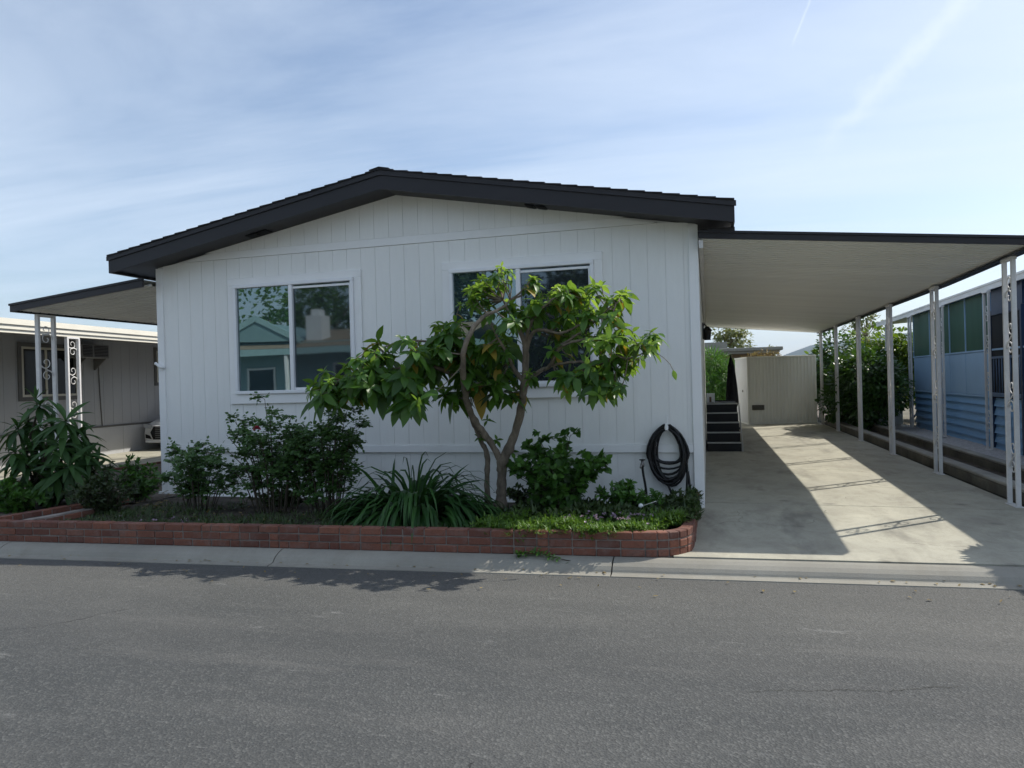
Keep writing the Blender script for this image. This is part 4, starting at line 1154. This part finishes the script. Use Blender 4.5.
    tr.build('trunk', m_bark, root); lv.build('crown', [L_tree, L_treenew, L_yellow], root)
tree()

# ==================================================================== SHRUBS IN THE PLANTER
def rosebush(label, px, top, rx, ry, nst, nlv, flower=None, lean=(0, 0)):
    root, tips = bush('rose_bush', label, px, top, rx, ry, nst, nlv, .048, .034, L_rose, arch=.3, lowfrac=.20, cat='rose bush', compound=5, lean=lean, spread=.16)
    if flower:
        fb = MB(); c = Vector(flower)
        for i in range(26):
            d = rv(); d.z = abs(d.z); leaf(fb, c, d, Vector((0, 0, 1)), .05, .045, .5, .5, shape=SMALL)
        fb.build('flower', m_pink, root)
        return root
    return root
rosebush('low open rose bush nearest the left corner of the white house', (-5.72, -1.35, .08), .86, .66, .45, 18, 760)
rosebush('taller rose bush with one red bloom beneath the left window', (-4.72, -1.32, .08), 1.44, .78, .45, 20, 1150, tuple(at(257, 429, Y=-1.4)))
rosebush('densest rose bush between the left window and the strap-leaved clump', (-4.02, -1.32, .08), 1.36, .68, .45, 22, 1400)

def strapclump():
    b = at(415, 521, Y=-1.62); root = thing('agapanthus_clump', 'wide clump of arching dark strap leaves behind the brick wall', 'plant', tuple(b))
    lv = MB()
    for i in range(700):
        q = rnd.uniform(0, 6.283); rr = math.sqrt(rnd.random()); th = R(14+58*rr+rnd.uniform(-8, 8))
        d = Vector((math.cos(q)*math.sin(th), math.sin(q)*math.sin(th), math.cos(th)))
        p = b+Vector((math.cos(q)*rr*.52, math.sin(q)*rr*.2, rnd.uniform(-.02, .06)))
        L = rnd.uniform(.62, .98)*(1.0 if rr < .8 else .85)*(1.12 if rr < .45 else 1)
        leaf(lv, p, d, Vector((rnd.uniform(-.2, .2), rnd.uniform(-.2, .2), 1)) if d.z < .95 else Vector((1, 0, 0)), L, rnd.uniform(.034, .052), rnd.uniform(1.7, 3.0), .3, 0, shape=STRAP, prog=1.2)
    # upright youngest leaves
    for i in range(14):
        d = Vector((rnd.uniform(-.7, .7), rnd.uniform(-.3, .3), 1)); leaf(lv, b+Vector((rnd.uniform(-.35, .35), 0, 0)), d, Vector((0, -1, 0)), rnd.uniform(.6, .92), .044, rnd.uniform(1.0, 2.4), .3, 0, shape=STRAP)
    lv.build('foliage', L_agap, root)
    dv = MB()
    for i in range(14):
        q = rnd.uniform(-2.9, -.3); d = Vector((math.cos(q), math.sin(q), .35)); leaf(dv, b+Vector((math.cos(q)*.3, math.sin(q)*.14, .02)), d, Vector((0, 0, 1)), rnd.uniform(.35, .5), .026, 1.8, .3, 0, shape=STRAP)
    dv.build('dead_leaves', L_dry, root)
strapclump()
bush('leafy_shrub', 'rounded bright green shrub right of the tree trunk', (-1.50, -.85, .05), .98, .62, .45, 24, 2600, .085, .058, L_shrub, cat='shrub', lowfrac=.1, shape=(.15, 1, .8, 0))
bush('low_shrub', 'knee-high dense green shrub left of the garden tap', (-.80, -.85, .05), .38, .32, .24, 18, 1300, .07, .034, L_shrub, cat='shrub', lowfrac=.05)
bush('low_shrub', 'small pale-stemmed plant in front of the hanging hose', (-.52, -1.0, .06), .34, .16, .15, 9, 260, .07, .026, L_shrub, cat='plant', lowfrac=.1)
bush('low_shrub', 'dark low plant beneath the coiled hose at the house corner', (-.26, -.65, .04), .20, .24, .34, 18, 1300, .055, .028, L_coverdk, cat='plant', lowfrac=.05)
bush('low_shrub', 'dark low mound behind the shrub and tree base', (-1.95, -.42, .03), .24, .55, .2, 22, 1500, .05, .03, L_coverdk, cat='plant', lowfrac=.02)
bush('low_shrub', 'dark low mound at the foot of the rose bushes', (-5.0, -.75, .04), .2, .5, .22, 22, 1300, .05, .028, L_coverdk, cat='plant', lowfrac=.02)

# left bed
def tropical():
    b = Vector((-8.15, -1.25, .07)); root = thing('long_leaved_plant', 'tall plant with long glossy leaves beside the left awning post', 'plant', tuple(b))
    st_ = MB(); lv = MB()
    canes = [(18, 428), (32, 445), (40, 405), (52, 425), (62, 445), (78, 435), (88, 455), (48, 455), (26, 465), (70, 465), (15, 452), (58, 475), (95, 470), (28, 420), (84, 445), (44, 440), (66, 420)]
    for i, (u, v) in enumerate(canes):
        q = at(u, v, Y=-1.25+rnd.uniform(-.35, .35)); b0 = b+Vector((rnd.uniform(-.25, .3), rnd.uniform(-.2, .2), -.03))
        m_ = b0.lerp(q, .5)+Vector((rnd.uniform(-.06, .06), 0, .06)); st_.tube(smoothline([b0, m_, q], 5), [.022, .02, .019, .018, .017, .016, .015, .014, .013, .012, .010], 6)
        ax = ((q-b0).normalized()+Vector((0, 0, .5))).normalized()
        whorl(lv, q, ax, rnd.randint(15, 21), rnd.uniform(.36, .54), .09, 0, 25, 118, 1.0, .3, shape=LANCE)
        for j in range(6):
            w = b0.lerp(q, rnd.uniform(.35, .9)); dd = rv(); dd.z = rnd.uniform(-.3, .3); leaf(lv, w, dd, Vector((0, 0, 1)), rnd.uniform(.3, .42), .075, 1.2, .3, 0, shape=LANCE)
    whorl(lv, at(36, 398, Y=-1.2), Vector((-.1, 0, 1)), 5, .26, .06, 0, 5, 50, .5, .3, shape=LANCE)
    st_.tube([at(40, 425, Y=-1.2), at(36, 398, Y=-1.2)], .011, 5)
    st_.build('stem', m_bark_dark, root); lv.build('foliage', L_trop, root)
tropical()
bush('leafy_shrub', 'low bright green shrub in the brick bed at the left edge', (-8.05, -1.75, .08), .42, .50, .35, 22, 1900, .075, .05, L_shrub, cat='shrub', lowfrac=.05)
bush('leafy_shrub', 'low olive and dark green shrub left of the white house corner', (-6.72, -1.72, .08), .54, .40, .34, 24, 2600, .05, .026, L_olive, cat='shrub', lowfrac=.05)
bush('leafy_shrub', 'dark spreading shrub by the white house front left corner', (-7.15, -.75, .08), .50, .40, .35, 22, 1900, .06, .03, L_shrub, cat='shrub', lowfrac=.05)

# groundcover in the planter
def cover():
    sun = MB(); dk = MB(); fl = MB()
    def tuft(mb, x, y, z, n, L, W):
        for i in range(n):
            d = rv(); d.z = abs(d.z)+.15
            leaf(mb, Vector((x+rnd.uniform(-.03, .03), y+rnd.uniform(-.03, .03), z)), d, Vector((0, 0, 1)), L*rnd.uniform(.6, 1.3), W, .6, .2, 0, shape=SMALL)
    for i in range(1050):      # bright succulent-like cover along the right front of the planter
        x = rnd.uniform(-2.0, -.17); y = kb(x)+.10+abs(rnd.gauss(0, .22))
        if x > -.45: y += (x+.45)*1.0+.05
        h = .205+.05*mnoise.noise(Vector((x*3, y*3, 5)))
        tuft(sun, x, y, h+rnd.uniform(-.05, .03), 7, .055, .014)
    for i in range(900):      # taller dark greenery filling the right end of the bed
        x = rnd.uniform(-1.9, -.15); y = -1.75+rnd.random()*1.2
        if mnoise.noise(Vector((x*1.7, y*1.7, 4))) < -.25: continue
        tuft(dk, x, y, soilz(x, y)+.03+rnd.random()*.07, 6, .085, .030)
    for i in range(170):      # draping over the driveway side
        x = -.11+rnd.uniform(-.06, .06); y = rnd.uniform(-1.75, -.2); tuft(dk, x, y, .205+rnd.uniform(-.05, .03), 6, .07, .024)
    for i in range(130):      # spilling over the brick
        x = rnd.choice((rnd.gauss(-1.0, .12), rnd.gauss(-1.45, .16), rnd.gauss(-.85, .1)))
        y = kb(x)+.0+rnd.uniform(-.01, .06); tuft(sun, x, y, .235-abs(rnd.gauss(0, .05)), 6, .05, .013)
    for i in range(2600):
        x = rnd.uniform(-6.6, -.3); y = kb(x)+.12+rnd.random()**2.2*1.7
        if mnoise.noise(Vector((x*.9, y*1.2, 9))) < (-.2 if x < -3 else -.4): continue
        tuft(dk, x, y, soilz(x, y)+.01, 7, .075 if x < -3.3 else .075, .009 if x < -3.3 else .022)
    for i in range(70):
        x = rnd.choice((rnd.gauss(-1.0, .14), rnd.gauss(-.62, .14), rnd.gauss(-5.35, .25))); y = kb(x)+.2+rnd.random()*.4
        c = Vector((x, y, (.24 if x > -3 else .14)+rnd.uniform(-.02, .03)))
        for j in range(6):
            d = rv(); d.z = abs(d.z); leaf(fl, c, d, Vector((0, 0, 1)), .022, .016, .2, .2, 0, shape=SMALL)
    a_ = sun.build('groundcover', L_cover); tag(a_, 'bright low succulent groundcover spilling over the brick edge', 'groundcover', kind='stuff')
    b_ = dk.build('weeds', L_coverdk); tag(b_, 'sparse grass and weeds over the planter soil', 'weeds', kind='stuff')
    c_ = fl.build('blossoms', m_mauve); tag(c_, 'tiny pale mauve blossoms scattered in the groundcover', 'flowers', kind='stuff')
    # leaf litter on the side bed
    lt_ = MB()
    for i in range(900):
        x = rnd.uniform(-10.4, -6.4); y = rnd.uniform(-2, 5)
        d = rv(); d.z *= .15; leaf(lt_, Vector((x, y, .085+rnd.uniform(0, .03))), d, Vector((0, 0, 1)), .06, .03, .2, .3, 0, shape=SMALL)
    for i in range(170):
        x = rnd.uniform(-7.5, 2.5); dy = rnd.choice((rnd.uniform(-.24, -.10), rnd.uniform(-.24, -.10), -.28-abs(rnd.gauss(0, .35))))
        z = -.088 if dy > -.25 else -.094+.05*math.sin(max(0, (-dy-.235)/9)*math.pi)
        d = rv(); d.z *= .2; leaf(lt_, Vector((x, kb(x)+dy, z+.004)), d, Vector((0, 0, 1)), rnd.uniform(.02, .05), rnd.uniform(.012, .025), .1, .3, 0, shape=SMALL)
    for i in range(260):
        x = rnd.uniform(-6.8, -.3); y = kb(x)+.15+rnd.random()*1.8
        d = rv(); d.z *= .2; leaf(lt_, Vector((x, y, soilz(x, y)+.012)), d, Vector((0, 0, 1)), rnd.uniform(.03, .08), rnd.uniform(.02, .04), .2, .3, 0, shape=SMALL)
    tag(lt_.build('leaf_litter', L_dry), 'dry brown leaf litter over the beds and along the gutter', 'leaf litter', kind='stuff')
cover()

# leafy sprig lying in the gutter
def sprig():
    c = at(545, 561, Z=-.085); root = thing('fallen_sprig', 'wilted green sprig lying in the gutter below the brick wall', 'sprig', tuple(c))
    st_ = MB(); lv = MB(); a = at(517, 556, Z=-.005)+Vector((0, -.02, .02)); b = at(577, 563.5, Z=-.045)+Vector((0, 0, .01))
    pts = [a, a.lerp(b, .3)+Vector((0, .03, .03)), a.lerp(b, .65)+Vector((0, -.02, .02)), b]
    sp_ = [Vector(x) for x in smoothline(pts, 5)]; st_.tube(sp_, .004, 5)
    for i in range(80):
        p = sp_[min(int(abs(rnd.gauss(0, .45))*len(sp_)), len(sp_)-1)]; d = rv(); d.z = abs(d.z)*.5
        leaf(lv, p+rv()*.02, d, Vector((0, 0, 1)), rnd.uniform(.04, .07), .024, .6, .2, 0, shape=SMALL)
    st_.build('stem', m_bark_dark, root); lv.build('foliage', L_shrub, root)
sprig()

# ==================================================================== HOSE, TAP, GLOBE
def hose():
    root = thing('garden_hose', 'thick coil of black hose hung from a hook on the white wall', 'hose', (-.39, -.05, .98))
    mb = MB(); c0 = Vector((-.395, -.06, .62)); pts = []
    turns = 17
    for t in range(turns):
        w = rnd.uniform(.125, .235); hb = rnd.uniform(.28, .385) if t % 3 else rnd.uniform(.10, .30); off = rnd.uniform(-.025, .025); yo = -.045-.011*(t % 6)-rnd.uniform(0, .01); rz_ = rnd.uniform(.27, .345)
        for i in range(24):
            a_ = math.pi/2+2*math.pi*i/24; sx = math.cos(a_); sz = math.sin(a_)
            z = sz*rz_ if sz > 0 else sz*hb
            pts.append(c0+Vector((off*(1-max(0, sz))+w*sx*(1-.12*max(0, sz))+.02*(1-sz)*.5, yo-c0.y, z)))
    line = [Vector((p.x, p.y, p.z)) for p in pts]
    mb.tube(line, .0135, 6)
    mb.tube(smoothline([(-.415, -.07, .30), (-.38, -.08, .22), (-.345, -.09, .12), (-.33, -.12, .06)], 5), .0135, 6)
    mb.tube(smoothline([(-.19, -.07, .62), (-.178, -.08, .40), (-.19, -.09, .20), (-.185, -.09, .10), (-.165, -.09, .085), (-.15, -.09, .14), (-.158, -.08, .28), (-.172, -.07, .42)], 5), .0135, 6)
    mb.build('hose_coil', m_hose, root)
    hk = MB(); hk.bevbox(-.415, -.375, -.13, -.02, .90, .945, .006); hk.bevbox(-.41, -.38, -.135, -.12, .89, .975, .004); hk.tube([(-.393, -.014, 1.06), (-.393, -.014, .98), (-.395, -.04, .95)], .004, 5)
    hk.build('hook', m_trim, root)
hose()
tp = thing('garden_tap', 'dark garden tap on a thin leaning riser left of the hose', 'tap', (-.66, -.25, .1))
mb = MB(); mb.tube(smoothline([(-.62, -.25, .05), (-.635, -.25, .25), (-.66, -.25, .42), (-.665, -.25, .50)], 4), .014, 7); mb.build('riser', m_hose, tp)
mb = MB(); mb.lathe((-.665, -.25, .49), [(0, 0), (.022, 0), (.024, .03), (.016, .05), (.014, .07), (0, .07)], 10); mb.tube([(-.665, -.25, .525), (-.675, -.31, .51), (-.678, -.33, .485)], .012, 7); mb.build('spout', m_brass, tp)
mb = MB(); mb.lathe((-.665, -.25, .56), [(0, 0), (.034, .004), (.034, .014), (0, .018)], 10); mb.build('handle', m_hose, tp)
gl = thing('garden_globe', 'small white globe light on a stake among the low plants', 'garden light', (-.60, -1.25, .1))
mb = MB(); mb.lathe((-.60, -1.25, .225), [(0, -.025), (.012, -.022), (.022, -.012), (.025, 0), (.022, .012), (.012, .022), (0, .025)], 14); mb.build('globe', m_solar, gl)
mb = MB(); mb.tube([(-.60, -1.25, .08), (-.60, -1.25, .195)], .006, 6); mb.tube([(-.57, -1.25, .23), (-.45, -1.22, .27)], .004, 5); mb.build('stake', m_lattice, gl)

# ==================================================================== HEDGES AND TREES BEHIND
def hedge(name, label, c, r, n, L, W, lm, cat='hedge', clumps=26, stems=10, base=0, group=None, sm=m_bark_dark, shape=SMALL, trunk=None):
    root = thing(name, label, cat, (c[0], c[1], base), 0, group)
    C_ = Vector(c); lv = MB(); st_ = MB(); cl = []
    for i in range(clumps):
        d = rv().normalized()*rnd.uniform(.45, .9); q = C_+Vector((d.x*r[0], d.y*r[1], d.z*r[2]))
        cl.append((q, rnd.uniform(.28, .5)))
        if i < stems:
            b0 = Vector((c[0]+d.x*r[0]*.3, c[1]+d.y*r[1]*.3, base)) if not trunk else Vector((c[0], c[1], c[2]-r[2]*.55))
            st_.tube(smoothline([b0, b0.lerp(q, .5)+rv()*.1*r[2], q], 4), [.03*(1-.8*k/8)*max(1, r[2]) for k in range(9)], 5)
    for i in range(n):
        q, s = rnd.choice(cl); d = rv(); d = d.normalized()*(d.length**.4)
        p = q+Vector((d.x*r[0]*s, d.y*r[1]*s, d.z*r[2]*s))
        if p.z < base+.02: p.z = base+.02+rnd.random()*.3
        dr = (d+rv()*.6+Vector((0, 0, -.1))).normalized()
        leaf(lv, p, dr, d+Vector((0, 0, .5)), L*rnd.uniform(.6, 1.25), W*rnd.uniform(.7, 1.2), .4, .2, 0, shape=shape)
    if trunk: st_.tube(smoothline([(c[0], c[1], base), (c[0]+.1, c[1], (base+c[2])/2), (c[0], c[1], c[2])], 4), [trunk*(1-.6*k/8) for k in range(9)], 8)
    st_.build('trunk' if trunk else 'stem', m_bark if trunk else sm, root); lv.build('crown' if trunk else 'foliage', lm, root)
    return root
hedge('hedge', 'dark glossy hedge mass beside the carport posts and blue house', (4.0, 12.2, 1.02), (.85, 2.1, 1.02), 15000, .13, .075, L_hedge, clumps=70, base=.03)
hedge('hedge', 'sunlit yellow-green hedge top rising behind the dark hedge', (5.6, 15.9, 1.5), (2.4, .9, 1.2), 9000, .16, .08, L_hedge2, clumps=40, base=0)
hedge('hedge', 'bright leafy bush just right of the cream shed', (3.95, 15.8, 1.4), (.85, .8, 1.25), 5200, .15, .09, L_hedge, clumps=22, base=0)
hedge('bamboo_shrub', 'feathery green shrub behind the black steps', (.35, 17.0, 1.1), (.85, .8, 1.15), 8000, .22, .03, L_bamboo, cat='shrub', clumps=34, base=0, shape=LANCE)
hedge('dry_shrub', 'dry straw-coloured shrub peeking over the cream shed', (2.0, 17.9, 1.5), (1.1, .6, .82), 2600, .14, .04, L_dry, cat='shrub', clumps=18, base=0)
hedge('background_tree', 'pale feathery tree behind the brown flat-roofed building', (1.7, 42, 3.9), (1.25, 1.2, 1.15), 1100, .30, .13, L_pale, cat='tree', clumps=26, base=0, trunk=.2)
hedge('background_tree', 'thin pale tree glimpsed between the far carport posts', (9.6, 40, 4.3), (1.0, 1.0, 1.4), 650, .28, .12, L_pale, cat='tree', clumps=14, base=0, trunk=.16)
hedge('background_tree', 'small dark tree beside the brown building roof', (4.0, 41, 2.7), (.5, .6, .6), 260, .28, .14, L_pale, cat='tree', clumps=12, base=0, trunk=.14)
# small tree of the right-hand neighbour; its shadow falls across the driveway mouth
hedge('small_tree', 'small broad tree whose shadow darkens the right driveway mouth', (4.42, -1.0, 1.52), (.98, .38, .50), 7500, .15, .085, L_shrub, cat='tree', clumps=44, base=.0, trunk=.06)

# brown flat-roofed building beyond the shed
bb = thing('brown_building', 'low brown building with pale flat roof edge beyond the shed', 'building', (1.6, 24, 0))
mb = MB(); mb.box(-3.5, 2.72, 22.6, 28, 0, 2.36)
for q in range(20): mb.box(-3.5+.31*q+.01, -3.5+.31*(q+1)-.01, 22.585, 22.599, 0, 2.36)
mb.build('wall', m_brown, bb)
mb = MB(); mb.bevbox(-3.9, 3.02, 21.9, 28.5, 2.46, 2.60, .02); mb.bevbox(-3.8, 2.9, 22.0, 28.4, 2.361, 2.459, .01); mb.build('roof', m_greyroof, bb)
mb = MB(); mb.box(2.80, 2.88, 22.1, 22.18, 0, 2.36); mb.build('post', m_post, bb)
mb = MB(); mb.box(-3.9, .95, 25, 27.5, 2.61, 3.0); mb.build('roof_box', m_greyroof, bb)

# ==================================================================== ACROSS THE STREET (seen mirrored in the windows)
oh = thing('teal_house', 'teal house with pale gable trim mirrored in the left window', 'house', (-15, -16, 0))
OY = -16
mb = MB(); z = 0
mb.box(-21, -8.5, OY-6, OY, 0, 3.2)
while z < 3.1: mb.add([(-21, OY+.025, z), (-8.5, OY+.025, z), (-8.5, OY+.003, z+.18), (-21, OY+.003, z+.18)], [(1, 0, 3, 2)]); z += .18
mb.build('wall', m_teal, oh)
mb = MB()
mb.prism_y([(-18.6, 3.3), (-15.2, 3.3), (-16.9, 4.08)], OY-3, OY+.25); mb.build('gable', m_teal, oh)
mb = MB()
for s in (-1, 1):
    pts = [(-16.9, 4.08), (-16.9+s*1.95, 3.2), (-16.9+s*1.95, 3.42), (-16.9, 4.32)]
    if s < 0: pts = pts[::-1]
    mb.prism_y(pts, OY+.251, OY+.32)
mb.box(-21.2, -8.3, OY+.95, OY+1.02, 2.72, 2.96)
mb.build('trim', mat('pale_teal_trim', (.36, .52, .52), .5, .05), oh)
mb = MB()
mb.add([(-21.2, OY+1.0, 2.97), (-8.3, OY+1.0, 2.97), (-8.3, OY-3.2, 3.95), (-21.2, OY-3.2, 3.95), (-8.3, OY-7, 3.1), (-21.2, OY-7, 3.1)], [(0, 1, 2, 3), (3, 2, 4, 5)])
mb.build('roof', m_tan, oh)
mb = MB(); mb.box(-15.15, -14.5, OY-1.2, OY-.5, 3.2, 4.3); mb.box(-15.0, -14.65, OY-1.05, OY-.65, 4.3, 4.55); mb.build('chimney', m_trim, oh)
for x in (-18.3, -15.2, -11.0):
    mb = MB(); mb.bevbox(x, x+.13, OY+.85, OY+.98, 0, 2.72, .01); mb.build('post', m_trim, oh)
for (x0, x1, z0, z1) in ((-17.4, -16.3, .1, 2.2), (-13.6, -12.2, 1.0, 2.3), (-11.2, -9.6, 1.0, 2.3)):
    mb = MB(); mb.box(x0-.08, x1+.08, OY+.026, OY+.06, z0-.08, z1+.08); w = mb.build('window', m_trim, oh)
    mb = MB(); mb.box(x0, x1, OY+.061, OY+.066, z0, z1); mb.build('pane', m_glassDark, w)
for (lab, c, r, n) in (('broad green tree mirrored above the teal house roof', (-23, -31, 5.2), (6, 4, 4.0), 2600), ('tall dark tree mirrored in the right half of the left window', (-13.5, -26, 6.6), (3.3, 3, 5.4), 2600), ('leafy tree mirrored in the right window behind the small tree', (-5.0, -27, 4.2), (4.5, 3, 3.6), 2200)):
    hedge('street_tree', lab, c, r, n*2, .42, .28, L_dark if c[0] > -20 else L_tree, cat='tree', clumps=34, trunk=.3, stems=12)

# ==================================================================== AIR
def haze():
    m, nt, out = newmat('haze_air'); k = NT(nt)
    v = k.n('ShaderNodeVolumePrincipled'); v.inputs['Color'].default_value = (.55, .74, 1, 1); v.inputs['Density'].default_value = .00011; v.inputs['Anisotropy'].default_value = 0
    k.l(v.outputs[0], out.inputs['Volume'])
    o = MB().box(-6100, 6100, -6100, 6100, -1.2, 260).build('haze', m); o['kind'] = 'stuff'; o['label'] = 'thin blue haze over the far hills'; o['category'] = 'haze'
haze()

# ==================================================================== LIGHT
SUN_AZ = math.atan2(.763, .646); SUN_EL = R(44.1)
sd = Vector((math.sin(SUN_AZ)*math.cos(SUN_EL), math.cos(SUN_AZ)*math.cos(SUN_EL), math.sin(SUN_EL)))
sl = bpy.data.lights.new('sun', 'SUN'); sl.energy = 3.45; sl.angle = R(.5); sl.color = (1, .95, .86)
so = bpy.data.objects.new('sun', sl); COL.objects.link(so); so.rotation_euler = sd.to_track_quat('Z', 'Y').to_euler(); so.location = (20, 20, 30)

w = bpy.data.worlds.new('World'); S.world = w; w.use_nodes = True
nt = w.node_tree; nt.nodes.clear(); k = NT(nt)
out = k.n('ShaderNodeOutputWorld'); bg = k.n('ShaderNodeBackground'); k.l(bg.outputs[0], out.inputs[0])
sky = k.n('ShaderNodeTexSky'); sky.sky_type = 'NISHITA'; sky.sun_disc = False; sky.sun_elevation = SUN_EL; sky.sun_rotation = SUN_AZ
sky.air_density = 1.0; sky.dust_density = 1.2; sky.ozone_density = 1.5
g = k.n('ShaderNodeTexCoord').outputs['Generated']
sep = k.n('ShaderNodeSeparateXYZ'); k.l(g, sep.inputs[0])
zc = k.math('MAXIMUM', sep.outputs[2], .0); zc = k.math('ADD', zc, .12)
cmb = k.n('ShaderNodeCombineXYZ'); k.l(k.math('DIVIDE', sep.outputs[0], zc), cmb.inputs[0]); k.l(k.math('DIVIDE', sep.outputs[1], zc), cmb.inputs[1])
mp = k.n('ShaderNodeMapping'); mp.inputs['Rotation'].default_value = (0, 0, R(-28)); mp.inputs['Scale'].default_value = (.30, 1.25, 1); k.l(cmb.outputs[0], mp.inputs['Vector'])
c1 = k.noise(mp.outputs[0], 1.1, 8, .62, .9); c2 = k.noise(cmb.outputs[0], .45, 4, .5, .3)
cl = k.math('ADD', k.math('MULTIPLY', c1, .6), k.math('MULTIPLY', c2, .5))
cf = k.math('MAXIMUM', k.math('MINIMUM', k.ramp(cl, .42, .70), 1), 0)
cf = k.math('ADD', k.math('MULTIPLY', cf, .58), .08)
# two thin contrails: great-circle bands
def contrail(pa, pb, width, fade, base):
    a = (at(*pa, Y=1000)-CAM).normalized(); b = (at(*pb, Y=1000)-CAM).normalized(); nrm = a.cross(b).normalized(); mid = (a+b).normalized(); half = a.dot(mid)
    d1 = k.n('ShaderNodeVectorMath'); d1.operation = 'DOT_PRODUCT'; k.l(g, d1.inputs[0]); d1.inputs[1].default_value = nrm
    d2 = k.n('ShaderNodeVectorMath'); d2.operation = 'DOT_PRODUCT'; k.l(g, d2.inputs[0]); d2.inputs[1].default_value = mid
    wob = k.math('MULTIPLY', k.math('SUBTRACT', k.noise(g, 30, 5, .7), .5), width*2.4)
    x = k.math('ABSOLUTE', k.math('ADD', d1.outputs['Value'], wob))
    f = k.math('MAXIMUM', k.math('SUBTRACT', 1, k.math('DIVIDE', x, width)), 0)
    e = k.math('MAXIMUM', k.math('MINIMUM', k.ramp(d2.outputs['Value'], half-fade, half+fade*.2), 1), 0)
    return k.math('MULTIPLY', k.math('MULTIPLY', f, e), base)
t1 = contrail((812, -6), (796, 36), .0022, .0004, .30); t2 = contrail((975, -10), (850, 118), .017, .006, .30)
cf = k.math('MINIMUM', k.math('ADD', k.math('ADD', cf, t1), t2), 1)
col = k.mix(cf, sky.outputs[0], (5.8, 6.5, 7.4))
k.l(col, bg.inputs[0]); bg.inputs[1].default_value = .1

S.view_settings.view_transform = 'Standard'; S.view_settings.look = 'None'; S.view_settings.exposure = .65; S.view_settings.gamma = 1; S.view_settings.use_curve_mapping = False
S.render.engine = 'CYCLES'
S.cycles.use_denoising = True
try: S.cycles.denoiser = 'OPENIMAGEDENOISE'
except Exception: pass
S.cycles.max_bounces = 8; S.cycles.diffuse_bounces = 4; S.cycles.glossy_bounces = 4; S.cycles.transmission_bounces = 4; S.cycles.transparent_max_bounces = 8
S.cycles.use_adaptive_sampling = True; S.cycles.adaptive_threshold = .015
S.cycles.sample_clamp_indirect = 8
